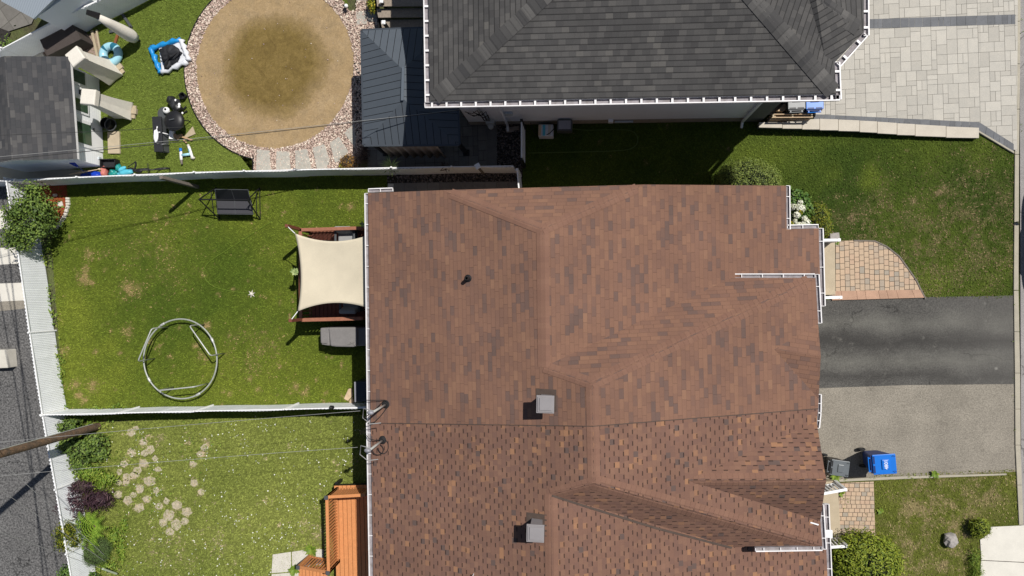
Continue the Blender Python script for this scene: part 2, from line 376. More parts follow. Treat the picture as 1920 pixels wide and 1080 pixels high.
LUSH = {'back': (.22, [(120, 560, 70, .45), (130, 690, 70, .45), (170, 740, 60, .3), (250, 360, 90, .25), (420, 380, 60, .35), (470, 400, 60, .3), (330, 755, 120, .28), (520, 740, 120, .35), (650, 720, 70, .3), (640, 390, 80, .2), (430, 560, 100, -.18), (330, 520, 80, -.12), (205, 650, 18, .4), (218, 690, 16, .35), (136, 570, 22, .35)]),
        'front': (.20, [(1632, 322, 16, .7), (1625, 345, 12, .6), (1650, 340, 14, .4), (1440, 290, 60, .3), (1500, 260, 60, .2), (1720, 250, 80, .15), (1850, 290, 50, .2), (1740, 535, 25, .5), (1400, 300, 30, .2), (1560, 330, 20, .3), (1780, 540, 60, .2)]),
        'wild': (.40, [(520, 1000, 120, .3), (430, 860, 100, .2), (250, 820, 60, .25), (640, 960, 40, -.2), (420, 910, 60, -.2)]), 'dryfront': (.35, [(1850, 910, 40, -.25), (1890, 900, 25, .2), (1660, 920, 30, .2), (1700, 980, 60, -.1)]), 'fake': (.45, [(300, 40, 80, -.25), (420, 300, 50, .3), (220, 150, 60, -.15)])}
def dryness(x, y, spots, base):
    d = np.zeros(len(x))
    nz = np.array([mnoise.noise(Vector((a*2.6, b*2.6, 1.7)))+.9*mnoise.noise(Vector((a*8, b*8, 4.))) for a, b in zip(x, y)])
    for (u, v, r, s) in spots:
        c = P(u, v); rr = r*(.78 if s >= .5 else 1.)/52.; q = ((x-c.x)**2+(y-c.y)**2)/rr**2
        d = np.maximum(d, s*np.exp(-q*.9)*np.clip(1.1+2.6*nz, 0, 2.))
    if base:
        d = np.maximum(d, np.clip((nz-.62+base)*2.2, 0, .8))
    return np.clip(d, 0, 1)
def lawn(key, poly_px, spots, base, dens, label, hole=None, bl=.045, name='lawn', zoff=0.):
    poly = PL(poly_px); a = np.array([p[:2] for p in poly]); lo, hi = a.min(0), a.max(0); st = .09
    nx, ny = (np.ceil((hi-lo)/st)).astype(int)+1
    gx, gy = np.meshgrid(lo[0]+np.arange(nx)*st, lo[1]+np.arange(ny)*st); gx, gy = gx.ravel(), gy.ravel()
    k = np.arange(nx*ny).reshape(ny, nx); Fc = np.stack([k[:-1, :-1], k[:-1, 1:], k[1:, 1:], k[1:, :-1]], -1).reshape(-1, 4)
    V = np.stack([gx, gy, np.full(gx.shape, zoff)], 1)
    o = np_mesh(name, V, Fc, 'turf_'+key, attr={'dry': dryness(gx, gy, spots, base), 'lush': lushness(gx, gy, LUSH[key][1], LUSH[key][0])})
    bm = bmesh.new(); bm.from_mesh(o.data)                       # trim the sheet to its outline
    cx, cy = a.mean(0); n = len(a)
    for i in range(n):
        p, q = a[i], a[(i+1) % n]; nrm = np.array([q[1]-p[1], p[0]-q[0]]); nrm /= np.linalg.norm(nrm)
        if nrm @ (np.array([cx, cy])-p) > 0: nrm = -nrm
        bmesh.ops.bisect_plane(bm, geom=bm.verts[:]+bm.edges[:]+bm.faces[:], plane_co=(p[0], p[1], 0), plane_no=(nrm[0], nrm[1], 0), clear_outer=True)
    bm.to_mesh(o.data); bm.free(); tag(o, kind='structure')
    q = scatter(poly, dens*1.3)
    if hole is not None:
        for h in hole: q = q[~inpoly(q[:, 0], q[:, 1], [p[:2] for p in PL(h)])]
    n = len(q); d = dryness(q[:, 0], q[:, 1], spots, base)
    ang = RNG.random(n)*6.283; L = bl*(.5+RNG.random(n)); wd = .008+.012*RNG.random(n); hh = .012+.04*RNG.random(n)
    dx, dy = np.cos(ang), np.sin(ang); z = np.full(n, zoff+.002)
    A = np.stack([q[:, 0]-dy*wd, q[:, 1]+dx*wd, z], 1); B = np.stack([q[:, 0]+dy*wd, q[:, 1]-dx*wd, z], 1); T = np.stack([q[:, 0]+dx*L, q[:, 1]+dy*L, z+hh], 1)
    V = np.stack([A, B, T], 1).reshape(-1, 3)
    g = np_mesh('grass', V, np.arange(3*n).reshape(-1, 3), 'blade_'+key, attr={'dry': np.repeat(d, 3), 'lush': np.repeat(lushness(q[:, 0], q[:, 1], LUSH[key][1], LUSH[key][0]), 3)})
    tag(g, label, 'grass', kind='stuff')
# base earth sheet, reaching far beyond the plots
g = MB(); g.face([(-300, -300, -.03), (300, -300, -.03), (300, 300, -.03), (-300, 300, -.03)]); M('rough_ground', (.085, .105, .03), .95, .9, 1.2, c2=(.06, .05, .03), fine=.4, bscale=22, bump=.5); struct(g, 'ground', 'rough_ground')
lawn('back', [(88, 338), (745, 326), (745, 778), (122, 790)],
     [(155, 520, 12, 1), (168, 532, 9, 1), (160, 505, 8, .9), (165, 475, 10, .7), (200, 474, 8, .6), (240, 545, 18, .55), (262, 540, 12, .5), (222, 520, 5, .6), (378, 670, 10, 1), (385, 676, 8, 1), (318, 669, 5, .9), (368, 650, 7, .7),
      (388, 609, 7, 1), (282, 640, 6, .7), (336, 612, 6, .6), (148, 740, 9, .9), (158, 750, 8, .9), (142, 722, 10, .5), (172, 722, 12, .45), (180, 660, 5, .7), (225, 662, 4, .6), (240, 620, 12, .5), (470, 710, 6, .7), (485, 730, 6, .6), (555, 724, 9, .5),
      (592, 712, 4, .7), (570, 735, 9, .55), (610, 735, 6, .5), (432, 738, 5, .6), (500, 386, 6, .6), (658, 388, 7, .8), (292, 410, 5, .8), (465, 528, 4, .7), (437, 543, 4, .6), (525, 567, 4, .5), (500, 470, 8, .3), (420, 735, 5, .5), (640, 790, 5, .5),
      (300, 480, 60, .12), (480, 660, 50, .12), (105, 600, 12, .35), (115, 660, 12, .35), (95, 540, 10, .45)], -.05, 520, 'mown green back lawn with dry patches between the white fences')
FORE = [(1425, -40), (1908, -40), (1908, 287), (1836, 258), (1425, 236)]
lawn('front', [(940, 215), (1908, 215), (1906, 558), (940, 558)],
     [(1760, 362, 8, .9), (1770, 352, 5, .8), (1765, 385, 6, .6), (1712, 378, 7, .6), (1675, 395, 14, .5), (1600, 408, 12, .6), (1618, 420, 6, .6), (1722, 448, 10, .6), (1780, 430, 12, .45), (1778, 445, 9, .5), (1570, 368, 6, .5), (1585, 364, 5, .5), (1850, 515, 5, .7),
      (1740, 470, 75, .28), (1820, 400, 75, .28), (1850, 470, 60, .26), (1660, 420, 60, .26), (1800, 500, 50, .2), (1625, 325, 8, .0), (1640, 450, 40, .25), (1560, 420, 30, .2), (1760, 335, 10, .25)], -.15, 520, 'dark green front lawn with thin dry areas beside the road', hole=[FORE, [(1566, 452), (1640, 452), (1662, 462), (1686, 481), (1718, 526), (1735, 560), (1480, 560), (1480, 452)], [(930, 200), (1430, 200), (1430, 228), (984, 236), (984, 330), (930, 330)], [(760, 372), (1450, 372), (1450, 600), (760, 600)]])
lawn('wild', [(95, 795), (745, 772), (745, 1100), (140, 1100)],
     [(238, 895, 6, 1), (252, 893, 7, 1), (270, 872, 7, 1), (258, 882, 8, 1), (280, 902, 9, 1), (260, 915, 8, .9), (236, 905, 6, .9), (225, 925, 7, .9), (240, 938, 8, .9), (275, 935, 8, .8), (260, 952, 8, 1), (298, 948, 8, .9), (317, 967, 9, 1), (330, 950, 7, .9), (330, 980, 8, 1), (307, 978, 6, .9), (350, 960, 7, .9),
      (245, 848, 8, .9), (280, 843, 7, .9), (248, 812, 8, .6), (268, 830, 7, .7), (380, 850, 7, .9), (390, 832, 7, .8), (362, 870, 7, .7), (366, 905, 7, .8), (377, 923, 6, .9), (355, 830, 7, .6), (235, 867, 7, .8), (385, 825, 5, .8), (325, 993, 8, .6), (300, 825, 9, .4), (680, 810, 6, .5), (600, 1000, 30, .2), (415, 1015, 20, .15), (320, 1040, 50, .1)],
     -.08, 480, 'overgrown yellow green back lawn full of clover', bl=.07)
lawn('dryfront', [(1540, 893), (1912, 880), (1912, 1110), (1540, 1110)],
     [(1790, 985, 14, .8), (1805, 1000, 12, .7), (1780, 1000, 10, .6), (1860, 945, 16, .5), (1820, 960, 15, .45), (1800, 1035, 18, .6), (1770, 1060, 16, .6), (1800, 1075, 12, .8), (1720, 960, 45, .5), (1700, 1030, 45, .45), (1740, 920, 45, .45), (1850, 920, 40, .5), (1790, 950, 40, .45), (1650, 1010, 14, .4)], -.02, 480, 'dry olive front lawn around a grey boulder', hole=[[(1858, 988), (1921, 985), (1921, 1100), (1836, 1100), (1840, 1048), (1838, 1012), (1856, 1000)], [(1540, 880), (1638, 880), (1640, 1012), (1540, 1012)]])
TURF = [(100, 30), (250, -30), (480, -40), (480, 325), (140, 325)]
lawn('fake', TURF, [], 0, 560, 'bright green artificial turf beside the round pool bed', bl=.03)
g = MB(); g.prism(PL([(612, -20), (645, -20), (654, 12), (641, 20), (626, 2)], .014), -.02); struct(g, 'turf_strip', 'turf_fake')
# back alley and road
def asphalt(name, base, speck, streak=0., scale=55., crack=.6):
    m, t, b = nodes_of(name); N = NT(t); p = N.pos()
    col = N.mix(N.ramp(N.noise(scale, 3, .8, p), [(.36, 0.), (.66, 1.)]), base, speck)
    col = N.mix(1., col, N.m('MULTIPLY_ADD', N.noise(.9, 4, .6, p), .7, .65), 'MULTIPLY')
    cr = N.n('ShaderNodeTexVoronoi', feature='DISTANCE_TO_EDGE'); cr.inputs['Scale'].default_value = .33; wv = N.n('ShaderNodeVectorMath', operation='ADD'); nz = N.n('ShaderNodeTexNoise'); nz.inputs['Scale'].default_value = 2.5; nz.inputs['Detail'].default_value = 5; N.l(p, nz.inputs['Vector']); sc_ = N.n('ShaderNodeVectorMath', operation='SCALE'); sc_.inputs['Scale'].default_value = .8; N.l(nz.outputs['Color'], sc_.inputs[0]); N.l(p, wv.inputs[0]); N.l(sc_.outputs[0], wv.inputs[1]); N.l(wv.outputs[0], cr.inputs['Vector'])
    crk = N.m('MULTIPLY', N.m('LESS_THAN', cr.outputs['Distance'], .007), N.ramp(N.noise(.7, 2, .5, p), [(.5, 0.), (.56, crack)])); col = N.mix(crk, col, tuple(x*.35 for x in base))
    st_ = N.ramp(N.noise(1.7, 5, .7, p, .4), [(.58, 0.), (.74, .45)]); col = N.mix(st_, col, tuple(x*.6 for x in base))
    if streak:
        sp3 = N.n('ShaderNodeSeparateXYZ'); N.l(p, sp3.inputs[0])
        yy = N.m('ADD', N.m('ADD', sp3.outputs[1], N.m('MULTIPLY', sp3.outputs[0], -.02)), N.m('MULTIPLY', N.m('SUBTRACT', N.noise(.8, 4, .6, N.mapv(p, (.5, 1, 1))), .5), .9))
        y0 = P(1700, 640).y-P(1700, 640).x*.02
        def band(v, wd): c = P(1700, v); return N.m('MAXIMUM', 0., N.m('SUBTRACT', 1., N.m('DIVIDE', N.m('ABSOLUTE', N.m('SUBTRACT', yy, c.y-c.x*.02)), wd)))
        s = N.m('MULTIPLY', N.m('ADD', band(607, .42), band(676, .45)), N.ramp(N.noise(.9, 4, .65, p), [(.3, .35), (.7, 1.)]))
        col = N.mix(N.m('MULTIPLY', s, streak), col, (.185, .18, .155))
        col = N.mix(N.m('MULTIPLY', N.m('ADD', band(640, .40), N.m('MULTIPLY', band(707, .25), .7)), .75), col, (.034, .032, .030))
        sp = N.ramp(N.noise(2.6, 5, .7, p), [(.60, 0.), (.80, 1.)])
        col = N.mix(N.m('MULTIPLY', sp, .5), col, (.26, .25, .22))
        sp4 = N.n('ShaderNodeTexVoronoi'); sp4.inputs['Scale'].default_value = 1.5; N.l(p, sp4.inputs['Vector']); spot = N.ramp(sp4.outputs['Distance'], [(.05, .8), (.11, 0.)]); col = N.mix(N.m('MULTIPLY', spot, N.ramp(N.noise(.8, 2, .5, p), [(.5, 0.), (.62, 1.)])), col, (.33, .32, .29))
        gx = N.ramp(N.m('DIVIDE', N.m('SUBTRACT', sp3.outputs[0], P(1560, 640).x), 6.5), [(.4, 0.), (1., 1.)]); col = N.mix(N.m('MULTIPLY', gx, .5), col, (.125, .12, .11))
    N.l(col, b.inputs['Base Color']); b.inputs['Roughness'].default_value = .9; b.inputs['Specular IOR Level'].default_value = .25
    N.bump(N.noise(scale*1.3, 2, .7, p), b, .5, .01); return m
asphalt('asphalt_alley', (.034, .034, .035), (.20, .195, .19), scale=15); asphalt('asphalt_old', (.165, .148, .122), (.315, .285, .235), scale=26, crack=.12)
asphalt('asphalt_dark', (.050, .048, .045), (.115, .11, .10), .5, scale=26); asphalt('asphalt_road', (.20, .19, .185), (.36, .34, .33), scale=32)
g = MB(); g.face(PL([(-700, 300), (30, 318), (100, 640), (150, 1120), (-700, 1700)], .002)); struct(g, 'alley', 'asphalt_alley')
g = MB(); g.face(PL([(-60, 466), (34, 464), (36, 494), (-60, 500)], .008)); g.face(PL([(-60, 534), (42, 530), (48, 563), (-60, 568)], .008)); g.face(PL([(-60, 395), (14, 393), (20, 428), (-60, 433)], .008)); struct(g, 'road_marking', 'concrete_white')
g = MB(); g.face(PL([(-60, 568), (48, 563), (50, 578), (-60, 590)], .007)); struct(g, 'alley_patch', 'asphalt_old')
g = MB(); r0 = PL([(1909, -700), (2500, -700), (2500, 1800), (1918, 1800)], .002); g.face(r0); struct(g, 'road', 'asphalt_road')
# road kerb in cast lengths
g = MB()
KB = [(1905, 1914, -40), (1904, 1913, 120), (1903, 1911, 290), (1901, 1910, 545), (1903, 1913, 700), (1904, 1914, 835), (1911, 1919, 985)]
for (a0, b0, v0), (a1, b1, v1) in zip(KB, KB[1:]):
    for k in range(2):
        f0, f1 = k/2, (k+1)/2-.004
        L = lambda x, y, f: x+(y-x)*f
        g.prism(PL([(L(a0, a1, f0), L(v0, v1, f0)), (L(b0, b1, f0), L(v0, v1, f0)), (L(b0, b1, f1), L(v0, v1, f1)), (L(a0, a1, f1), L(v0, v1, f1))], .045), -.02)
struct(g, 'kerb', 'curb', bev=.012)
# driveways
g = MB(); g.face(PL([(1500, 564), (1738, 557), (1907, 554), (1909, 720), (1700, 722), (1500, 729)], .010)); struct(g, 'driveway_dark', 'asphalt_dark')
g = MB(); g.face(PL([(1500, 728), (1700, 721), (1909, 718), (1911, 884), (1700, 894), (1500, 903)], .006)); struct(g, 'driveway_old', 'asphalt_old')
g = MB(); g.prism(PL([(1545, 900), (1700, 893), (1888, 888), (1888, 891), (1700, 898), (1545, 905)], .06), -.02); struct(g, 'driveway_edging', 'curb', bev=.01)
g = MB(); g.face(PL([(1858, 988), (1921, 985), (1921, 1100), (1836, 1100), (1840, 1048), (1838, 1012), (1856, 1000)], .03)); struct(g, 'front_path', 'concrete_white')
g = MB(); g.prism(PL([(1839, 1050), (1921, 1054), (1921, 1055.2), (1839, 1051.2)], .034), .0); struct(g, 'path_joint', 'joint_dark')
# grey paved forecourt: fitted random ashlar slabs
def clip_mesh(o, poly):
    a = np.array([p[:2] for p in poly]); c = a.mean(0); bm = bmesh.new(); bm.from_mesh(o.data); n = len(a)
    for i in range(n):
        p, q = a[i], a[(i+1) % n]; nr = np.array([q[1]-p[1], p[0]-q[0]]); nr /= np.linalg.norm(nr)
        if nr @ (c-p) > 0: nr = -nr
        bmesh.ops.bisect_plane(bm, geom=bm.verts[:]+bm.edges[:]+bm.faces[:], plane_co=(p[0], p[1], 0), plane_no=(nr[0], nr[1], 0), clear_outer=True)
    bm.to_mesh(o.data); bm.free()
def ashlar(name, mat, poly_px, unit, sizes, z, ang, joint=.008, seed=3, th=.05, bed='paver_joint', trim=None):
    poly = PL(poly_px); rnd = random.Random(seed); R = Matrix.Rotation(ang, 2); c0 = poly[0].xy
    loc = [R.inverted() @ (p.xy-c0) for p in poly]
    x0, y0 = min(p.x for p in loc), min(p.y for p in loc); nx = int((max(p.x for p in loc)-x0)/unit)+2; ny = int((max(p.y for p in loc)-y0)/unit)+2
    occ = np.zeros((nx+6, ny+6), bool); g = MB()
    for j in range(ny):
        for i in range(nx):
            if occ[i, j]: continue
            opts = sizes[:]; rnd.shuffle(opts)
            for (a, b) in opts+[(1, 1)]:
                if not occ[i:i+a, j:j+b].any(): break
            occ[i:i+a, j:j+b] = True
            h = joint/2; zz = z+rnd.uniform(-.0015, .0015)
            q = [(x0+i*unit+h, y0+j*unit+h), (x0+(i+a)*unit-h, y0+j*unit+h), (x0+(i+a)*unit-h, y0+(j+b)*unit-h), (x0+i*unit+h, y0+(j+b)*unit-h)]
            g.prism([Vector((*(c0+R @ Vector(k)), zz)) for k in q], z-th)
    if trim: poly = PL(trim)
    o = struct(g, name, mat); clip_mesh(o, poly)
    b = MB(); b.face([Vector((p.x, p.y, z-.006)) for p in poly]); struct(b, name+'_bed', bed)
    return o
A0 = math.radians(1.5)
for tr in ([(1400, -40), (1836.3, -40), (1836, 237), (1400, 214)], [(1836, -40), (1907, -40), (1905, 285), (1836, 237)]):
    ashlar('forecourt_paving', 'paver_light', [(1400, 300), (1907, 300), (1907, -40), (1400, -40)], .158, [(2, 2), (3, 2), (2, 3), (2, 2), (1, 2), (2, 1), (3, 2), (2, 3)], .05, A0, .009, 5, trim=tr)
def strip(name, mat, a, b, wpx, n_rand, z, seed=1, th=.05, vary=.5):
    """single row of slabs from a to b (photo positions); wpx = other edge offset"""
    p0, p1, q0, q1 = P(*a, z), P(*b, z), P(a[0]+wpx[0], a[1]+wpx[1], z), P(b[0]+wpx[2], b[1]+wpx[3], z)
    rnd = random.Random(seed); ts = [0.]
    while ts[-1] < n_rand: ts.append(ts[-1]+rnd.uniform(1-vary, 1+vary))
    ts = [t/ts[-1] for t in ts]; g = MB(); e = .004/(p1-p0).length
    for s, t in zip(ts, ts[1:]):
        s += e; t -= e; zz = rnd.uniform(-.001, .001)*Vector((0, 0, 1))
        g.prism([p0.lerp(p1, s)+zz, p0.lerp(p1, t)+zz, q0.lerp(q1, t)+zz, q0.lerp(q1, s)+zz], z-th)
    return struct(g, name, mat)
strip('paving_band', 'paver_grey', (1600, 36.8), (1904, 27), (0, 17.5, 0, 18), 22, .056, 2)
strip('paving_border', 'paver_grey', (1526, 214), (1836, 229), (0, 12, 0, 12), 22, .056, 4)
strip('paving_border', 'paver_grey', (1836, 229), (1901, 270), (-3, 14, 0, 14), 6, .057, 6)
g = MB(); g.prism(PL([(1835, 244), (1902, 284), (1902, 288), (1835, 248)], .07), -.02); struct(g, 'edging_stone', 'curb', bev=.01)
# tan paver walk of the middle house
ARC = [(1566, 452), (1600, 451), (1640, 452), (1662, 462), (1686, 481), (1704, 506), (1718, 526), (1727, 545)]
def running(name, mat, poly_px, cw, lens, z, ang, seed, joint=.014):
    poly = PL(poly_px); rnd = random.Random(seed); R = Matrix.Rotation(ang, 2); c0 = poly[0].xy
    loc = [R.inverted() @ (p.xy-c0) for p in poly]; x0, x1 = min(p.x for p in loc), max(p.x for p in loc); y0, y1 = min(p.y for p in loc), max(p.y for p in loc)
    g = MB(); x = x0
    while x < x1:
        y = y0-rnd.random()*.2
        while y < y1:
            l = rnd.choice(lens); h = joint/2
            q = [(x+h, y+h), (x+cw-h, y+h), (x+cw-h, y+l-h), (x+h, y+l-h)]; zz = z+rnd.uniform(-.003, .003)
            g.prism([Vector((*(c0+R @ Vector(k)), zz)) for k in q], z-.05); y += l
        x += cw
    o = struct(g, name, mat); clip_mesh(o, poly)
    b = MB(); b.face([Vector((p.x, p.y, z-.012)) for p in poly]); struct(b, name+'_bed', 'joint_dark')
running('walkway', 'paver_tan', ARC+[(1566, 546)], .152, [.152, .152, .19, .19, .22], .05, A0, 3)
g = MB()
for p, q in zip(ARC[1:], ARC[2:]+[(1735, 560)]): g.beam(P(*p, .035), P(*q, .035), .04, .07)
struct(g, 'walkway_edging', 'wood_post')
strip('walkway_band', 'paver_band', (1560, 546), (1727, 543), (0, 17, 7, 15), 7, .062, 8, vary=.35)
running('side_walk', 'paver_tan', [(1572, 905), (1637, 902), (1640, 1012), (1572, 1014)], .135, [.15, .15, .17], .05, math.radians(91.), 9)
# round sand bed, gravel ring, stepping stones
PC = P(515, 125); PR = (P(663, 125)-P(367, 125)).length/2
m, t, b = nodes_of('sand'); N = NT(t); ob = N.obj(); p = N.pos()
ln = N.n('ShaderNodeVectorMath', operation='LENGTH'); N.l(N.mapv(ob, (1/2.14, 1/1.94, 1)), ln.inputs[0])
rad = N.m('ADD', ln.outputs['Value'], N.m('MULTIPLY', N.m('SUBTRACT', N.noise(.9, 4, .55, p), .5), .5))
rad = N.m('ADD', rad, N.m('MULTIPLY', N.m('SUBTRACT', N.noise(14, 4, .75, p), .5), .22))
sandc = N.ramp(N.noise(1.6, 5, .65, p, .8), [(.30, (.22, .18, .115)), (.48, (.30, .225, .13)), (.66, (.33, .258, .165))])
sandc = N.mix(N.ramp(N.noise(1.5, 6, .72, p, .9), [(.50, 0.), (.68, .8)]), sandc, (.165, .145, .105)); sandc = N.mix(N.ramp(N.noise(5, 4, .7, p), [(.62, 0.), (.72, .6)]), sandc, (.13, .105, .07))
wet = N.ramp(N.noise(1.9, 6, .75, p, 1.2), [(.25, (.105, .07, .024)), (.5, (.16, .112, .036)), (.75, (.215, .15, .055))])
halo = N.ramp(rad, [(.66, 0.), (.92, .55), (1.08, 1.)]); col = N.mix(halo, wet, N.mix(N.ramp(rad, [(1.0, .55), (1.35, 0.)]), sandc, (.34, .23, .115)))
col = N.mix(1., col, N.m('MULTIPLY_ADD', N.noise(22, 4, .8, p), 1.1, .45), 'MULTIPLY'); col = N.mix(1., col, N.m('MULTIPLY_ADD', N.noise(3.5, 5, .7, p, 1.5), .7, .65), 'MULTIPLY')
N.l(col, b.inputs['Base Color']); b.inputs['Roughness'].default_value = .95; b.inputs['Specular IOR Level'].default_value = .15; N.bump(N.noise(25, 4, .7, p), b, .35, .02)
g = MB(); q = [Vector((PC.x+math.cos(a)*PR*(1+.008*math.sin(5*a)), PC.y+math.sin(a)*PR*(1+.006*math.sin(7*a+1)), .035)) for a in [i*math.pi/48 for i in range(96)]]
g.face(q); struct(g, 'sand_bed', 'sand', loc=(PC.x, PC.y, 0))
RING = [(PC.x+math.cos(a)*(PR+.44), PC.y+math.sin(a)*(PR+.44)) for a in [math.radians(k) for k in range(62, 262, 5)]]
GR = [Vector((x, y, .02)) for x, y in RING]+PL([(475, 292), (475, 325), (668, 322), (682, 275), (680, 130), (682, 60), (712, 50), (706, -20), (668, -20), (668, 20), (655, 22), (625, -25), (560, -40)], .02)
g = MB(); g.face(GR); struct(g, 'gravel_base', 'gravel_bed')
def pebbles(name, poly, dens, size, mat, label, z=.03, hole=None):
    q = scatter(poly, dens)
    if hole: q = q[((q[:, 0]-hole[0])**2+(q[:, 1]-hole[1])**2) > hole[2]**2]
    n = len(q); oc = np.array([(1, 0, 0), (0, 1, 0), (-1, 0, 0), (0, -1, 0), (0, 0, 1.), (0, 0, -1.)])
    s = size*(.45+.9*RNG.random((n, 1, 1))); sq = np.stack([.7+.6*RNG.random(n), .7+.6*RNG.random(n), .5+.3*RNG.random(n)], 1)[:, None, :]
    V = (oc[None]+RNG.normal(size=(n, 6, 3))*.18)*s*sq; a = RNG.random(n)*6.28; ca, sa = np.cos(a)[:, None], np.sin(a)[:, None]
    X = V[:, :, 0]*ca-V[:, :, 1]*sa; Y = V[:, :, 0]*sa+V[:, :, 1]*ca
    V = np.stack([X+q[:, 0:1], Y+q[:, 1:2], V[:, :, 2]+z+.01*RNG.random((n, 1))], -1).reshape(-1, 3)
    f = np.array([(0, 1, 4), (1, 2, 4), (2, 3, 4), (3, 0, 4), (1, 0, 5), (2, 1, 5), (3, 2, 5), (0, 3, 5)])
    Fc = (np.arange(n)[:, None, None]*6+f[None]).reshape(-1, 3)
    return tag(np_mesh(name, V, Fc, mat), label, 'gravel', kind='stuff')
pebbles('gravel', [Vector((PC.x+math.cos(a)*(PR-.03), PC.y+math.sin(a)*(PR-.03), 0)) for a in [i*.2 for i in range(32)]], 2.6, .022, 'pebble', 'stray gravel pebbles scattered over the round sand bed', z=.04)
pebbles('gravel', GR, 900, .034, 'pebble', 'pinkish river gravel around the round sand bed', hole=(PC.x, PC.y, PR-.02))
STN = [[(481, 280), (505, 282), (508, 319), (480, 319)], [(518, 283), (542, 284), (545, 318), (517, 318)], [(553, 282), (576, 279), (584, 317), (554, 318)], [(586, 277), (608, 270), (618, 300), (612, 316), (594, 318)],
       [(618, 268), (635, 256), (653, 284), (646, 298), (628, 305)], [(645, 249), (664, 231), (667, 260), (666, 279), (659, 268)]]
for k in STN:
    g = MB(); g.prism(PL(k, .055), -.02); struct(g, 'stepping_stone', 'step_stone', bev=.012)
g = MB(); g.prism(PL([(667, 22), (687, 20), (688, 45), (669, 47)], .05), -.02); struct(g, 'stepping_stone', 'step_stone', bev=.012)
g = MB(); g.prism(PL([(688, 22), (705, 20), (708, 40), (690, 41)], .052), -.02); struct(g, 'stepping_stone', 'step_stone', bev=.012)
g = MB(); g.prism(PL([(668, -20), (690, -20), (691, 0), (668, 2)], .05), -.02); struct(g, 'stepping_stone', 'step_stone', bev=.012)
# black lawn edging between turf and gravel
g = MB(); E = [Vector((x, y, .03)) for x, y in RING]+[P(475, 290, .03), P(475, 322, .03)]
for p, q in zip(E, E[1:]): g.beam(p, q, .025, .08)
struct(g, 'lawn_edging', 'black_plastic')
# mulch strips, dark patio, side gravel and slabs
g = MB(); g.face(PL([(663, 118), (690, 118), (690, 300), (668, 300)], .038)); struct(g, 'mulch_strip', 'mulch_dark')
ashlar('patio', 'paver_dark', [(690, 50), (960, 50), (945, 318), (690, 318)], .17, [(2, 2), (2, 2), (3, 2), (2, 3), (2, 1), (1, 2)], .045, A0, .014, 11, bed='joint_dark')
g = MB(); g.face(PL([(932, 232), (985, 232), (985, 316), (932, 316)], .052)); struct(g, 'side_gravel_base', 'mulch_dark')
pebbles('gravel', PL([(932, 232), (982, 232), (982, 316), (932, 316)]), 700, .032, 'pebble_dark', 'dark pebbles on the strip beside the white gate', z=.06)
g = MB(); g.prism(PL([(912, 236), (932, 236), (932, 316), (912, 316)], .07), -.02); struct(g, 'patio_edge', 'paver_dark', bev=.01)
g = MB(); g.face(PL([(726, 324), (980, 318), (980, 345), (726, 345)], .02)); struct(g, 'side_gravel_base', 'mulch_dark')
pebbles('gravel', PL([(728, 324), (978, 318), (978, 342), (728, 342)]), 650, .034, 'pebble_dark', 'brown pebbles between the fence and the brown roof', z=.03)
strip('side_path', 'paver_dark', (738, 343), (976, 340), (0, 26, 0, 26), 10, .05, 3, vary=.06)
g = MB(); g.prism(PL([(727, 344), (738, 344), (738, 372), (727, 372)], .05), -.02); struct(g, 'path_end', 'slab_pale', bev=.01)
# corner bed with red mulch, edged in stone
g = MB(); bed = [(60, 340), (124, 340), (127, 370), (128, 385), (122, 405), (108, 424), (92, 432), (70, 440)]; g.face(PL(bed, .012)); struct(g, 'mulch_bed', 'mulch_red')
g = MB()
for i, (p, q) in enumerate(zip(bed[2:-1], bed[3:])):
    a, b_ = P(*p, .03), P(*q, .03)
    for k in range(3): g.box(a.lerp(b_, (k+.5)/3), ((b_-a).length/3*.9, .12+.05*random.random(), .10), math.atan2(b_.y-a.y, b_.x-a.x)+random.uniform(-.15, .15))
g.box(P(113, 383, .03), (.2, .18, .06), .3); g.box(P(103, 366, .03), (.16, .1, .06), 0.); struct(g, 'bed_edging', 'slab_pale', bev=.02)
# south back patio slabs and the flat stones by the heat pump
for k in ([(511, 1040), (545, 1035), (546, 1072), (509, 1075)], [(547, 1035), (580, 1030), (582, 1072), (548, 1072)], [(509, 1077), (546, 1074), (548, 1110), (509, 1110)], [(549, 1074), (585, 1074), (585, 1110), (549, 1110)], [(592, 1030), (606, 1030), (606, 1060), (592, 1060)]):
    g = MB(); g.prism(PL(k, .03), -.02); struct(g, 'patio_slab', 'slab_pale', bev=.01)
for k in ([(644, 748), (653, 729), (660, 728), (661, 742), (652, 752)], [(654, 752), (661, 743), (664, 756), (655, 758)]):
    g = MB(); g.prism(PL(k, .05), -.02); struct(g, 'flat_stone', 'flagstone', bev=.02)
# neighbours' yard in the top corner
ashlar('corner_patio', 'paver_dark', [(-30, -20), (90, -20), (60, 45), (-30, 75)], .3, [(2, 2)], .03, math.radians(35), .03, 4)
g = MB(); g.face(PL([(-60, 30), (20, 60), (0, 100), (-60, 110)], .035)); struct(g, 'corner_bed', 'mulch_dark')
g = MB(); g.face(PL([(-20, 305), (190, 322), (190, 340), (-20, 345)], .02)); struct(g, 'shed_strip', 'curb')
g = MB(); g.face(PL([(165, 65), (184, 55), (186, 100), (163, 108), (100, 108), (60, 110), (60, 95)], .02)); struct(g, 'bed_gravel_base', 'gravel_bed')
g = MB(); g.beam(P(173, 58, .05), P(184, 108, .05), .09, .1); g.beam(P(181, 56, .07), P(188, 96, .07), .06, .06); solo(g, 'edging_log', 'wood_board', 'pale timber edging beside the brown covered furniture', 'edging', bev=.01)

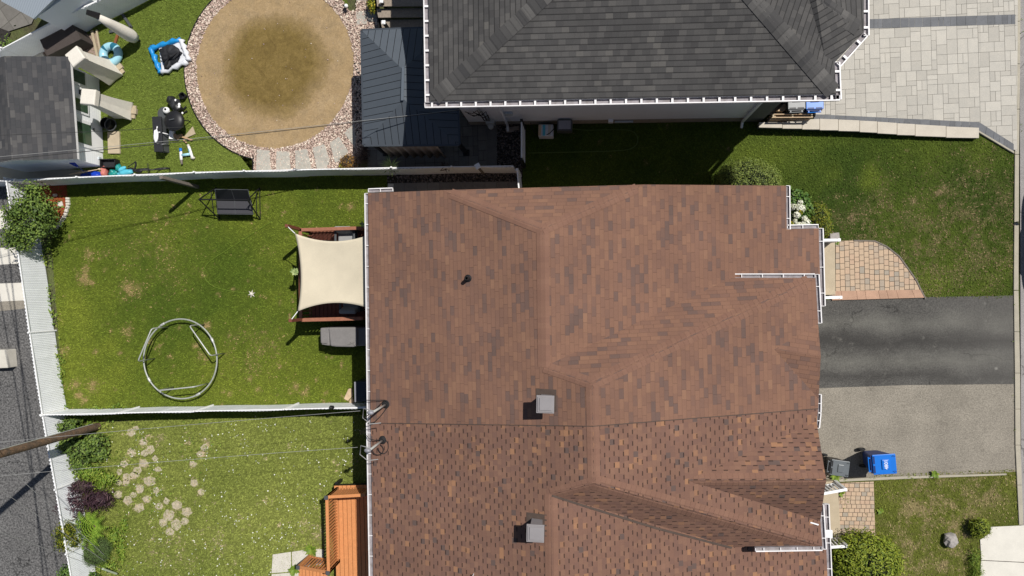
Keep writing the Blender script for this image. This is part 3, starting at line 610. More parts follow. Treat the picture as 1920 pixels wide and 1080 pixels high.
# old round stones sunk in the overgrown lawn
rs = random.Random(21)
for (u, v, r) in ((238, 895, 8), (252, 891, 8), (268, 869, 9), (258, 882, 8), (280, 902, 10), (262, 917, 8), (236, 905, 7), (240, 938, 9), (276, 936, 8), (260, 952, 9), (298, 950, 7), (316, 966, 11), (331, 948, 9), (331, 984, 10), (305, 980, 8), (350, 960, 9), (246, 848, 8), (281, 843, 8), (268, 829, 7), (246, 811, 8), (384, 840, 7), (374, 852, 6), (362, 870, 7), (364, 906, 8), (377, 923, 6), (232, 870, 7), (255, 803, 6), (222, 927, 8), (292, 920, 7), (312, 940, 7), (346, 978, 7), (318, 998, 7), (270, 850, 7), (296, 880, 6), (290, 860, 6), (224, 885, 6), (250, 928, 6), (222, 905, 6)):
    g = MB(); n = rs.choice([4, 5, 5, 6]); a0 = rs.random()*3; q = [P(u+math.cos(a0+2*math.pi*i/n)*r*rs.uniform(.9, 1.35), v+math.sin(a0+2*math.pi*i/n)*r*rs.uniform(.85, 1.25), .012) for i in range(n)]; g.prism(q, -.02); struct(g, 'path_stone', 'path_stone', bev=.01)
# ---------------------------------------------------------------- buildings
M('valley_dark', (.085, .06, .048), .8, .5, 6)
BR = [(0, (.115, .066, .046)), (.22, (.155, .088, .058)), (.45, (.205, .108, .066)), (.75, (.235, .125, .075)), (1, (.27, .145, .085))]
shingle('shingle_blend', .127, .27, [(0, (0.1219, 0.0807, 0.0682)), (.22, (0.1378, 0.0861, 0.0704)), (.34, (0.1738, 0.0970, 0.0704)), (.6, (0.1950, 0.1068, 0.0737)), (.85, (0.2120, 0.1166, 0.0781)), (1, (0.2332, 0.1308, 0.0847))], slit=.45, blend=.40, bline=.2)
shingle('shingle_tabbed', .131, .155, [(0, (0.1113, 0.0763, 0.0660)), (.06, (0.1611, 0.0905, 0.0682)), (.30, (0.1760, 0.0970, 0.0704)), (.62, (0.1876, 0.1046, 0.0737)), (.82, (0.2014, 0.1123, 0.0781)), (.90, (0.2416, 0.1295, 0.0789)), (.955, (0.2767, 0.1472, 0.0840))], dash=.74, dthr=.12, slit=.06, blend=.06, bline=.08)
shingle('cap_brown', .145, 9., [(0, (0.1866, 0.1014, 0.0726)), (.5, (0.1972, 0.1079, 0.0759)), (1, (0.2088, 0.1155, 0.0803))], slit=0, blend=0, bline=0)
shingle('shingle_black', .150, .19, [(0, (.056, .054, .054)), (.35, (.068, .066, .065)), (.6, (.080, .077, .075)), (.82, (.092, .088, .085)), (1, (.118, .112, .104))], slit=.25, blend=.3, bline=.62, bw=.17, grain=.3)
shingle('cap_black', .165, 9., [(0, (.050, .049, .050)), (.4, (.068, .066, .065)), (.8, (.088, .085, .082)), (1, (.12, .115, .11))], slit=0, blend=0)
shingle('shingle_shed', .150, .25, [(0, (.042, .044, .048)), (.4, (.058, .058, .061)), (.7, (.074, .072, .073)), (1, (.12, .115, .11))], slit=.35, blend=.35)
# siding with fine courses
m, t, b = nodes_of('siding_lap'); N = NT(t); sx = N.n('ShaderNodeSeparateXYZ'); N.l(N.pos(), sx.inputs[0])
fz = N.m('FRACT', N.m('DIVIDE', sx.outputs[2], .11)); N.l(N.mix(N.m('MULTIPLY', N.m('LESS_THAN', fz, .12), .5), (.93, .94, .95), (.62, .64, .66)), b.inputs['Base Color']); b.inputs['Roughness'].default_value = .55; N.bump(fz, b, .15, .02)
def plane(p, m, ax):
    """plane through p rising by m along horizontal direction ax"""
    a = Vector(ax).normalized(); return (Vector(p), Vector((-m*a.x, -m*a.y, 1)).normalized())
EX, EY = Vector((1, .0235, 0)).normalized(), Vector((-.0235, 1, 0)).normalized()
def skirt(o, depth, slot):
    """give a roof sheet its edge board and thickness"""
    bm = bmesh.new(); bm.from_mesh(o.data); bmesh.ops.remove_doubles(bm, verts=bm.verts, dist=.012)
    E = [e for e in bm.edges if e.is_boundary]
    r = bmesh.ops.extrude_edge_only(bm, edges=E); vs = [x for x in r['geom'] if isinstance(x, bmesh.types.BMVert)]; fs = [x for x in r['geom'] if isinstance(x, bmesh.types.BMFace)]
    for v in vs: v.co.z -= depth
    for f in fs: f.material_index = slot
    bm.to_mesh(o.data); bm.free()
def zon(p, pl): q, n = pl; return q.z-(n.x*(p.x-q.x)+n.y*(p.y-q.y))/n.z
def pl3(a, b, c): return (Vector(a), (Vector(b)-Vector(a)).cross(Vector(c)-Vector(a)))
def cap(a, b, wd, plL, plR, mat, parent, lift=.010, ln=.145):
    """overlapping ridge cap tabs from a to b, lying on the roof plane at each side"""
    a, b = Vector(a), Vector(b); d = (b-a); L = d.length; d.normalize(); s = Vector((0, 0, 1)).cross(d).normalized(); g = MB(); n = max(2, int(L/ln)); h = wd/2
    def at(t, k, up):
        p = a+d*t+s*(h*k)
        if k: p.z = zon(p, plL if k > 0 else plR)
        return p+Vector((0, 0, up+(.014 if not k else 0)))
    for i in range(n):
        t0_, t1_ = L*i/n, L*(i+1)/n+.01; y0, y1 = i*.145+.012, i*.145+.10; o0, o1 = (lift+.006, lift); uv = [(0., y0), (0., y1), (.2, y1), (.2, y0)]
        for k0_, k1_ in ((1, .35), (.35, -.35), (-.35, -1)):
            g.face([at(t0_, k0_, o0) if abs(k0_) == 1 else soft(a, d, s, h, t0_, k0_, plL, plR, o0), at(t1_, k0_, o1) if abs(k0_) == 1 else soft(a, d, s, h, t1_, k0_, plL, plR, o1), at(t1_, k1_, o1) if abs(k1_) == 1 else soft(a, d, s, h, t1_, k1_, plL, plR, o1), at(t0_, k1_, o0) if abs(k1_) == 1 else soft(a, d, s, h, t0_, k1_, plL, plR, o0)], 0, uv)
    return g.build('ridge_cap', mat, parent)
def soft(a, d, s, h, t, k, plL, plR, up):
    p = a+d*t+s*(h*k); p.z = zon(p, plL if k > 0 else plR)+up; return p
def gutter(a, b, out, parent, strap=.62, wd=.125, ht=.10, strap_w=.02, ends=(1, 1), dz=-.03):
    """white eaves trough: back, bottom, front lip, end caps and hanger straps"""
    a, b, out = Vector(a), Vector(b), Vector(out).normalized(); a, b = a+Vector((0, 0, dz)), b+Vector((0, 0, dz)); g = MB(); Z = Vector((0, 0, 1)); t = .012
    d = (b-a).normalized(); L = (b-a).length
    m = lambda o, z, w_, h_, k=0: g.beam(a+out*o+Z*z, b+out*o+Z*z, w_, h_, mi=k)
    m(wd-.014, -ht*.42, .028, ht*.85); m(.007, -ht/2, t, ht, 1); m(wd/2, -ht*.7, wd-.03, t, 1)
    for k, p in ((0, a), (1, b)):
        if ends[k]: g.beam(p+out*.012-Z*ht/2, p+out*(wd-.03)-Z*ht/2, .014, ht)
    n = max(1, int(L/strap))
    for i in range(n): q = a+d*(L*(i+.5)/n); g.beam(q+out*.0-Z*.008, q+out*(wd-.03)-Z*.008, strap_w, .012)
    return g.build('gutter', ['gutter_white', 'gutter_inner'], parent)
def wall_prism(pts, z0, z1, name, mat, parent): g = MB(); g.prism([Vector((p.x, p.y, z1)) for p in pts], z0); return g.build(name, mat, parent)

# ---- the brown-roofed pair
Wp = plane(P(690, 500, 3.2), .27, EX); pw = lambda u, v: PV(u, v, *Wp)
A_ = pw(1017, 430); RN = pw(1020, 688); MN = pw(1110, 719); MP = pw(1112, 799); MS = pw(1114, 906); RS = pw(1033, 927)
Ep = plane(A_, -.27, EX); pe = lambda u, v: PV(u, v, *Ep)
Mp = plane(MN, -.27, EX); pm = lambda u, v: PV(u, v, *Mp)
Esp = plane(RS, -.27, EX); ps = lambda u, v: PV(u, v, *Esp)
def brown_house(label, base):
    return thing('house', label, 'house', base)
HN = brown_house('semi-detached house with smooth brown shingle roof beside the shade sail deck', P(1100, 600)); HS = brown_house('semi-detached house with spotted brown shingle roof beside the orange deck', P(1100, 950))
roof = MB(); hipW, hipE = pw(830, 356.5), pe(1210, 346); nmE = pm(1529, 521); nmV = pe(1372, 521)
partyW, partyE = pw(695, 793), pm(1534, 766)
g0 = pm(1452, 655); g1 = P(1539, 668, g0.z); gn, gs = pm(1534, 606), pm(1535, 748)
roof.slope([pw(690, 362), hipW, A_, RN, MN, MP, partyW]); roof.slope([hipW, hipE, A_]); roof.slope([A_, hipE, pe(1474, 348), pe(1475, 430), pe(1535, 428), pe(1539, 574), pe(1380, 574), nmV, RN])
roof.slope([RN, nmV, nmE, MN]); roof.slope([MN, nmE, gn, g0, gs, partyE, MP]); roof.slope([g0, g1, gn]); roof.slope([g0, gs, g1])
ro = roof.build('roof', ['shingle_blend', 'gutter_white'], HN); skirt(ro, .13, 1)
NH, NM, SM = pl3(A_, hipW, hipE), pl3(RN, MN, nmE), None
for a, b, wd, l, r in ((A_, RN, .34, Ep, Wp), (RN, MN, .30, NM, Wp), (MN, MP, .34, Mp, Wp), (A_, hipW.lerp(A_, .085), .30, Wp, NH), (A_, hipE.lerp(A_, .085), .30, NH, Ep), (MN, nmE.lerp(MN, .03), .34, NM, Mp)): cap(a, b, wd, l, r, 'cap_brown', HN)
roof = MB(); G0 = pm(1290, 901); G1 = P(1549, 900, G0.z); Gn, Gs = pm(1531, 790), pm(1538, 977); smE = pm(1542, 1024); smV = ps(1376, 1026)
roof.slope([partyW, MP, MS, RS, pw(1035, 1140), pw(701, 1140)]); roof.slope([MP, partyE, Gn, G0, Gs, smE, MS]); roof.slope([G0, Gn, G1]); roof.slope([G0, G1, Gs])
roof.slope([MS, smE, smV, RS]); roof.slope([RS, smV, ps(1384, 975), ps(1546, 946), ps(1554, 1140), ps(1035, 1140)])
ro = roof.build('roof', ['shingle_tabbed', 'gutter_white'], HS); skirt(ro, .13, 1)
SM, GN, GS = pl3(RS, MS, smE), pl3(G0, Gn, G1), pl3(G0, G1, Gs)
for a, b, wd, l, r in ((RS, ps(1035, 1140), .36, Esp, Wp), (RS, MS, .34, Wp, SM), (MS, MP, .34, Wp, Mp), (MS, smE.lerp(MS, .03), .46, Mp, SM), (G0, G1, .34, GN, GS)): cap(a, b, wd, l, r, 'cap_brown', HS)
g = MB()
for p, q in zip([(1035, 929), (1110, 953), (1230, 990), (1372, 1027)], [(1110, 953), (1230, 990), (1372, 1027)]):
    a, b = ps(*p), ps(*q); g.beam(a+Vector((0, 0, .012)), b+Vector((0, 0, .012)), .06, .012)
g.build('valley_flashing', 'valley_dark', HS)
g = MB(); z = Vector((0, 0, .012)); g.beam(partyW+z, MP+z, .02, .012); g.beam(MP+z, partyE+z, .02, .012); g.build('party_flashing', 'valley_dark', HN)
# white eaves troughs
down = Vector((0, 0, -.02))
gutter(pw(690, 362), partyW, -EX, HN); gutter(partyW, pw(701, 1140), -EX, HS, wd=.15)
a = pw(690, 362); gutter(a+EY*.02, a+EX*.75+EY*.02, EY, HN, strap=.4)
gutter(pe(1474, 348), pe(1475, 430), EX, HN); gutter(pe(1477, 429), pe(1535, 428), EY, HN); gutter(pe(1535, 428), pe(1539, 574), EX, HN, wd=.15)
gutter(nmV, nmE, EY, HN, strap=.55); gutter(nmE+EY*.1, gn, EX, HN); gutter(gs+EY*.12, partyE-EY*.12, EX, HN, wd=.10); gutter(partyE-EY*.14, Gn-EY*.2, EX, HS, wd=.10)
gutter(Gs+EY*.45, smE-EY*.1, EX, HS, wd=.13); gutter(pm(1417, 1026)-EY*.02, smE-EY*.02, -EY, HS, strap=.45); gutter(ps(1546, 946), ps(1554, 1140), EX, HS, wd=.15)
g = MB(); q = ps(1548, 1000); g.box(q+Vector((.08, 0, .02)), (.2, .22, .05)); g.build('gutter_clip', 'white_bright', HS); g = MB(); q = pm(1527, 981); g.beam(q+Vector((-.12, .03, .03)), q+Vector((.1, -.03, .03)), .035, .03); g.build('metal_strip', 'white_bright', HS)
# walls under the eaves
w0 = P(690, 362, 3.2)+EX*.42-EY*.35; w1 = P(695, 793, 3.2)+EX*.42; w2 = P(701, 1140, 3.2)+EX*.42; e1 = P(1534, 766, 3.0)-EX*.6; eN = P(1529, 521, 3.0)-EX*.6-EY*.5
e0 = P(1474, 350, 2.6)-EX*.5-EY*.35; ei = Vector((e0.x, eN.y, 0)); eS = P(1541, 1022, 3.)-EX*.6+EY*.5; e2 = P(1552, 1140, 2.5)-EX*1.2; eSi = Vector((e2.x, eS.y, 0))
wall_prism([w0, e0, ei, eN, e1-EX*.05+EY*.01, w1+EY*.01], -.02, 2.42, 'wall', 'siding_brown', HN); wall_prism([w1, e1-EX*.05, eS, eSi, e2, w2], -.02, 2.40, 'wall', 'siding_brown', HS)
k = EX*2.4; wall_prism([w0+EX*.06-EY*.02, w0+EX*9-EY*.02, w1+EX*9+EY*.05, w1+EX*.06+EY*.05], 2.43, 2.98, 'upper_wall', 'siding_brown', HN); wall_prism([w1+EX*.06-EY*.05, w1+EX*9-EY*.05, w2+EX*9, w2+EX*.06], 2.43, 2.98, 'upper_wall', 'siding_brown', HS)
for par, pr in ((HN, .35), (HN, .62), (HS, .75)):
    q = w0.lerp(w2, pr)-EX*.02; win = MB(); win.box((q.x, q.y, 1.7), (.07, 1.2, 1.1), -.0235); f = win.build('window', 'white_paint', par); win = MB(); win.box((q.x-.03, q.y, 1.7), (.04, 1.05, .95), -.0235); win.build('pane', 'glass_dark', f)
for par, q in ((HN, (eN+e1)/2), (HS, (e1+eS)/2+EY*.9)):
    d = MB(); d.box((q.x+.03, q.y, 1.08), (.06, 2.5, 2.1), -.0235); d.build('garage_door', 'white_paint', par)
# roof fittings
def box_vent(p, parent):
    z = p.z; g = MB(); g.face([Vector((p.x+a_, p.y+b_, zon(Vector((p.x+a_, p.y+b_, 0)), Wp)+.012)) for a_, b_ in ((-.3, -.3), (.27, -.3), (.27, .3), (-.3, .3))]); g.build('vent_flashing', 'valley_dark', parent); g = MB(); g.box((p.x, p.y, z+.16), (.30, .30, .95), -.02); o = g.build('roof_vent', 'vent_grey', parent)
    g = MB(); c = Vector((p.x, p.y, z+.70)); g.box(c, (.47, .47, .05), -.02); g.box(c+Vector((0, 0, .035)), (.40, .40, .03), -.02); g.box(c+Vector((.012, .012, .06)), (.33, .33, .03), -.02); g.build('vent_cap', 'vent_grey', o, bev=.008)
box_vent(pw(1025, 750), HN); box_vent(pw(1007, 983), HS)
g = MB(); q = pw(888, 1076); g.tube([q, q+Vector((0, 0, .3)), q+Vector((.06, 0, .34)), q+Vector((.12, -.03, .2))], .014, 6); g.build('antenna_stub', 'white_paint', HS)
q = pw(878, 522); g = MB(); g.lathe(q+Vector((0, 0, -.02)), [(.12, 0), (.10, .05), (.06, .08), (.055, .32), (.04, .32), (.04, .12)], 18, capt=True); g.build('vent_pipe', 'black_plastic', HN, smooth=False)
# ---- service masts with their cable loops
def mast(name_lbl, base, htop, drip, loops, cols):
    b_ = pw(*base); t_ = thing('service_mast', name_lbl, 'electric mast', b_)
    top = b_+Vector((0, 0, htop)); g = MB(); g.tube([b_-Vector((0, 0, .1)), top], .032, 10); g.build('pipe', 'galvanised', t_, smooth=True)
    g = MB(); g.lathe(b_, [(.13, 0.), (.11, .03), (.05, .08), (.045, .14)], 14); g.build('flashing', 'black_rubber', t_)
    g = MB(); g.blob(top+Vector((-.04, 0, .05)), (.20, .13, .15), 2, .1); g.build('weatherhead', 'grey_metal', t_, smooth=True); g = MB(); g.blob(top+Vector((-.08, -.03, -.25)), (.1, .1, .1), 4, .1); g.build('insulator', 'grey_metal', t_, smooth=True)
    g = MB()
    for lp in loops: g.tube([b_+Vector(x) for x in lp], .012, 6)
    g.build('cable_loop', 'black_rubber', t_, smooth=True)
    g = MB(); g.tube([top+Vector(x) for x in ((-.02, 0, -.2), (-.35, .05, -.3), (-.45, -.25, -.5), (-.25, -.45, -.6), (.05, -.42, -.65))], .014, 6); g.build('drip_loop', 'wire_pale', t_, smooth=True)
    return top
def arc(c, rx, ry, a0, a1, n=12, z0=.05, z1=.05):
    return [(c[0]+rx*math.cos(math.radians(a0+(a1-a0)*i/n)), c[1]+ry*math.sin(math.radians(a0+(a1-a0)*i/n)), z0+(z1-z0)*i/n) for i in range(n+1)]
T1 = mast('grey service mast with black cables at the brown roof edge above the fence end', (724, 758), 1.35, 1, [[(-.62, .12, .05), (-.3, .13, .1), (0, .14, .1), (.1, .05, .1), (.06, -.08, .1), (-.12, -.32, .12), (-.3, -.5, .2), (-.45, -.52, .35)], [(-.05, .1, .2), (-.2, -.1, .6), (-.3, -.2, 1.1)]], 0)
T2 = mast('grey service mast with two round cable loops on the spotted roof edge', (718, 825), 1.3, 1, [arc((.02, -.18), .16, .22, 100, -170), arc((-.14, -.28), .17, .16, 60, -200), [(-.5, .12, .0), (-.4, .05, .1), (-.2, .02, .15), (0, .03, .1)]], 0)

# ---- the black-roofed house
HB = thing('house', 'white walled house with charcoal shingle roof beside the grey paved forecourt', 'house', P(1150, 120))
SX = (P(1568, 177, 5)-P(806, 191, 5)).normalized(); SY = Vector((-SX.y, SX.x, 0))
Sp = plane(P(806, 191, 5), .36, SY); pS = lambda u, v: PV(u, v, *Sp)
h0, h1 = pS(1036, -20), pS(1399, -20); k0, k1 = P(806, 191, 5), P(1568, 177, 5); e1_ = P(1565, 117, 5.0); v1 = P(1546, 103, 5.10); v2 = P(1512, -20, 5.50); b1 = P(1620, 60, 5); hh = P(1530, -2, 5.52)
r1, r2 = pS(1165, -140), pS(1290, -140); wN = P(797, -420, 5); far = Vector((r1.x, wN.y, r1.z)); far2 = Vector((r2.x, wN.y, r2.z)); eN_ = Vector((P(1616, -100, 5).x, wN.y, 5))
roof = MB(); roof.slope([k0, k1, h1, r2, r1, h0]); roof.slope([k0, h0, r1, far, wN]); roof.slope([k1, e1_, v1, v2, h1]); roof.slope([e1_, b1, hh, v2, v1]); roof.slope([b1, eN_, far2, hh]); roof.slope([h1, v2, hh, far2, r2]); roof.slope([r1, r2, far2, far])
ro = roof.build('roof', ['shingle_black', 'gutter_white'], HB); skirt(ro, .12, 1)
BW, BE, BD, BX = pl3(k0, h0, wN), pl3(k1, e1_, h1), pl3(e1_, b1, v1), pl3(b1, eN_, hh)
for a, b, wd, l, r in ((k0.lerp(h0, .04), h0, .40, BW, Sp), (k1.lerp(h1, .03), h1, .44, Sp, BE), (b1.lerp(hh, .12), hh.lerp(b1, .15), .40, BD, BX)): cap(a, b, wd, l, r, 'cap_black', HB, lift=.016, ln=.165)
kw = dict(strap=.40, strap_w=.055, wd=.15)
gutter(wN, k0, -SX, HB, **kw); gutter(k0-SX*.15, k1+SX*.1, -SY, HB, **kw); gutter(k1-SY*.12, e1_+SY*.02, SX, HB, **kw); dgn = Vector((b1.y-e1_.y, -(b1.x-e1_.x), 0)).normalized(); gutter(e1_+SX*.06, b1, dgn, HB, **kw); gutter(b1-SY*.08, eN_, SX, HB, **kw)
q0, q1 = P(882, 235), P(1425, 227); ax = (q1-q0).normalized(); ay = Vector((-ax.y, ax.x, 0)); n0, n1 = q0+ay*11, q1+ay*11
wall_prism([q0, q1, n1, n0], -.02, .45, 'foundation', 'foundation', HB); i_ = .015
wall_prism([q0+(ax+ay)*i_, q1+(ay-ax)*i_, n1-(ax+ay)*i_, n0+(ax-ay)*i_], .45, 4.86, 'wall', 'siding_white', HB)
s = (P(1391, 231)-q0).dot(ax); c_ = q0+ax*s; wall_prism([c_-ay*.02, q1-ay*.02+ax*.02, q1+ay*6+ax*.02, q1+ay*6-ax*.02, q1+ay*.02-ax*.02, c_+ay*.02], -.02, 4.85, 'brick_wall', 'dark_brick', HB)
g = MB(); g.prism([Vector((p.x, p.y, 4.93)) for p in (k0-SX*.0, k1, e1_, b1, eN_, wN)], 4.87, bottom=True); g.build('soffit', 'soffit', HB)
wall_prism([Vector((x_, y_, 0)) for x_, y_ in ((q1.x-.05, 6.2), (6.62, 6.02), (6.98, 6.38), (7.28, 6.80), (7.28, 13), (q1.x-.05, 13))], -.02, 4.84, 'bay_wall', 'dark_brick', HB)
PWb = (q0, -ay)
def onwall(u, v, o=0.): return PV(u, v, PWb[0], PWb[1])-ay*o
def spout(base_px, top_s, parent, splash):
    b_ = P(*base_px); s = (b_-q0).dot(ax); w_ = q0+ax*s-ay*.07; g = MB(); Z = Vector((0, 0, 1))
    g.tube([w_-ay*.33+Z*4.88, w_-ay*.30+Z*4.7, w_+Z*4.45, w_+Z*.25, w_-ay*.16+Z*.10], .045, 8)
    for z in (1.2, 3.): g.box(w_+ay*.04+Z*z, (.13, .02, .04), math.atan2(ax.y, ax.x))
    g.build('downspout', 'white_paint', parent)
spout((953, 238), 0, HB, 1); spout((1389, 232), 0, HB, 1)
g = MB(); p = onwall(954, 212, .03); g.box(p, (.24, .06, .30), math.atan2(ax.y, ax.x)); g.build('wall_vent', 'pale_panel', HB)
g = MB(); p = onwall(920, 226, .07); g.box(p, (.28, .14, .40), 0); g.tube([p+Vector((0, 0, .2)), p+Vector((-.15, .04, 1.4)), p+Vector((-.25, .04, 2.6))], .03, 8); g.lathe(p+Vector((0, -.12, -.05)), [(.09, -.06), (.09, .06)], 14); g.build('electric_meter', 'galvanised', HB)
g = MB()
for i in range(6):
    a = onwall(872+i*5, 206+3*(i % 3), .06); c = onwall(895+i*4, 200+(i*7) % 13, .12); e = onwall(908+i*2, 222, .08); g.tube([a, a.lerp(c, .5)+Vector((0, -.06, -.1)), c, c.lerp(e, .5)+Vector((.04, -.06, 0)), e], .012, 5)
g.build('wall_cable', 'black_rubber', HB)
for (u, v, sz, nm, mt) in ((1145, 225, (.16, .1, .18), 'wall_box', 'white_paint'), (1170, 226, (.6, .05, .10), 'window_well', 'pale_panel'), (1060, 223, (.14, .05, .05), 'dryer_hood', 'white_paint'), (1110, 196, (.22, .04, .05), 'wall_scratch', 'pale_panel')):
    if nm == 'wall_scratch': continue
    g = MB(); g.box(onwall(u, v, .04), sz, math.atan2(ax.y, ax.x)); g.build(nm, mt, HB)
# things along that wall
g = MB(); c = P(955, 243, .05); g.beam(P(948, 244, .06), P(973, 240, .06), .14, .08); g.beam(P(950, 246, .07), P(964, 244, .09), .1, .08); solo(g, 'splash_block', 'beige_dark', 'grey splash trough under the downspout beside the white gate', 'splash block', bev=.015)
c = thing('air_conditioner', 'grey boxed air conditioner hanging on the shaded white wall', 'air conditioner', P(1059, 238, .35)); p = P(1059, 237, .55); g = MB(); g.box(p, (.50, .38, .45), -.02); g.build('casing', 'dark_grey_plastic', c, bev=.04); g = MB(); g.box(p+Vector((0, 0, .235)), (.40, .28, .02), -.02); g.build('top_panel', 'grey_metal', c, bev=.005); g = MB(); g.box(p+Vector((0, .1, -.42)), (.4, .3, .4)); g.build('bracket', 'black_metal', c)
c = thing('storage_crate', 'pale crate with painted panels standing in shade by the white wall', 'crate', P(1024, 250)); p = P(1024, 247, .22); g = MB(); g.box(p, (.50, .40, .44), -.02); g.build('body', 'tarp_white', c, bev=.03)
for dx, mt, nm in ((-.20, 'wood_pale', 'wood_strip'), (-.06, 'cyan', 'painted_strip'), (.12, 'slab_pale', 'painted_strip')): g = MB(); g.box(p+Vector((dx, 0, .225)), (.09, .36, .02), -.02); g.build(nm, mt, c)
def hose(pts, r, mat, name, lbl, cat='hose', seg=6):
    g = MB(); g.tube(smooth_path(pts, seg), r, 6); return solo(g, name, mat, lbl, cat, smooth=True)
def smooth_path(pts, k=6):
    pts = [Vector(p) for p in pts]; out = []
    for i in range(len(pts)-1):
        p0, p1, p2, p3 = pts[max(i-1, 0)], pts[i], pts[i+1], pts[min(i+2, len(pts)-1)]
        for j in range(k):
            t = j/k; out.append(.5*((2*p1)+(p2-p0)*t+(2*p0-5*p1+4*p2-p3)*t*t+(3*p1-p0-3*p2+p3)*t**3))
    return out+[pts[-1]]
hose([P(u, v, .05) for u, v in ((1072, 241), (1100, 244), (1150, 243), (1185, 246), (1196, 262), (1185, 278), (1150, 283), (1080, 285), (990, 287))], .014, 'leaf_fine', 'garden_hose', 'green garden hose looped across the dark shaded side lawn')
hose([P(995, 230, .6), P(998, 240, .3), P(1005, 252, .12), P(1016, 256, .3), P(1030, 250, .5), P(1040, 240, .62)], .014, 'black_rubber', 'wall_hose', 'dark hose hanging in front of the painted crate')

# ---- shed
SH = thing('shed', 'white garden shed with dark grey shingle roof and glazed front', 'shed', P(120, 210)); ze = 1.95
c1, c2 = P(131, 106, ze), P(145, 298, ze); bs0, bs1 = P(186, 152), P(194, 312); wx = (bs1-bs0).normalized(); wn = Vector((-wx.y, wx.x, 0)); wn = wn if wn.x > 0 else -wn
top0 = bs0-wx*((bs0-c1).dot(wx)-.35) if False else bs0
L_ = 4.2
roof = MB(); in_ = -wn; a, b = c1, c2; r0_, r1_ = a+in_*1.9+Vector((0, 0, .55))+wx*.0, b+in_*1.9+Vector((0, 0, .55)); f0, f1 = a+in_*3.8, b+in_*3.8
roof.slope([a, b, r1_, r0_]); roof.slope([r0_, r1_, f1, f0]); ro = roof.build('roof', ['shingle_shed', 'gutter_white'], SH); skirt(ro, .1, 1)
n_ = Vector((c1.x, c1.y, 0)); wall0 = bs1-wx*((bs1-n_).dot(wx)-.12)
pts = [wall0, bs1, bs1+in_*3.0, wall0+in_*3.0]; wall_prism(pts, -.02, 1.88, 'wall', 'siding_lap', SH)
wall_prism([wall0+in_*.5, bs1+in_*.5, bs1+in_*2.4, wall0+in_*2.4], 1.885, 2.05, 'upper_wall', 'siding_lap', SH)
def shw(u, v, o=0.): return PV(u, v, bs1, wn)+wn*o
rz = math.atan2(wx.y, wx.x)
def shed_window(u, v0, v1, top):
    a, b = shw(u, v0), shw(u, v1); zb = (a.z+b.z)/2; c = (a+b)/2; c.z = (zb+top)/2; wdt = abs((b-a).dot(wx)); f = MB(); f.box(c+wn*.02, (wdt+.12, .06, top-zb+.12), rz); o = f.build('window', 'white_paint', SH)
    f = MB(); f.box(c+wn*.04, (wdt-.02, .04, top-zb-.02), rz); f.build('pane', 'glass_green', o)
shed_window(157, 138, 161, 1.6); shed_window(162, 191, 214, 1.6)
a, b = shw(168, 236), shw(168, 273); c = (a+b)/2; zb = c.z; f = MB(); c.z = .95; f.box(c+wn*.02, (abs((b-a).dot(wx))+.24, .05, 1.85), rz); dr = f.build('door', 'white_paint', SH); f = MB(); c.z = (zb+1.7)/2; f.box(c+wn*.04, (abs((b-a).dot(wx)), .05, 1.7-zb), rz); f.build('pane', 'glass_green', dr)
p = shw(172, 238, .08); f = MB(); f.beam(p+wx*.05, p+wx*.14, .03, .03); f.build('handle', 'dark_grey_plastic', dr)
p = shw(150, 173, .1); f = MB(); f.box(p, (.16, .2, .12), rz); f.beam(p-wn*.1, p+wn*.1, .06, .06); f.build('wall_lamp', 'black_metal', SH)
f = MB(); p = shw(186, 297, .02); f.box(p, (.09, .04, .12), rz); f.build('power_socket', 'pale_panel', SH)
g = MB(); g.prism(PL([(201, 247), (223, 246), (224, 288), (202, 288)], .08), -.02); solo(g, 'door_step', 'landing', 'tan concrete step on the turf at the shed door', 'step', bev=.015)
c = thing('plant_pot', 'round black tub beside the shed step', 'tub', P(208, 236)); g = MB(); g.lathe(P(208, 234), [(.15, 0), (.20, .02), (.21, .30), (.19, .30), (.17, .06)], 20); g.build('tub', 'black_plastic', c, smooth=False); g = MB(); g.lathe(P(208, 234, .28), [(.20, .0), (.225, .0), (.225, .04), (.20, .04)], 20, capb=False, capt=False); g.build('rim', 'dark_grey_plastic', c)

# ---- corner outbuilding seen in the top corner
CR = thing('shed', 'pale blue ribbed metal shed roof in the top corner', 'shed', P(60, -10)); R_ = [P(2, 2, 2.1), P(63, 35, 2.1), P(145, -22, 2.1), P(60, -90, 2.1)]
g = MB()
m, t, b = nodes_of('ribbed_sheet'); N = NT(t); uv = N.n('ShaderNodeUVMap'); sx = N.n('ShaderNodeSeparateXYZ'); N.l(uv.outputs[0], sx.inputs[0]); fr = N.m('FRACT', N.m('DIVIDE', sx.outputs[0], .085)); N.l(N.mix(N.m('MULTIPLY', N.m('LESS_THAN', fr, .2), .4), (.30, .34, .38), (.14, .16, .19)), b.inputs['Base Color']); b.inputs['Roughness'].default_value = .5; N.bump(fr, b, .5, .02)
R_ = [R_[0], R_[1], R_[2]+Vector((0, 0, .35)), R_[3]+Vector((0, 0, .35))]; g.slope(R_); ro = g.build('roof', ['ribbed_sheet', 'pale_panel'], CR); skirt(ro, .08, 1)
cc = sum(R_, Vector())/4; wall_prism([Vector((p.x, p.y, 0)).lerp(Vector((cc.x, cc.y, 0)), .12) for p in R_], -.02, 1.95, 'wall', 'siding_white', CR)

M('ridge_steel', (.10, .12, .145), .7, .1, spec=.15)
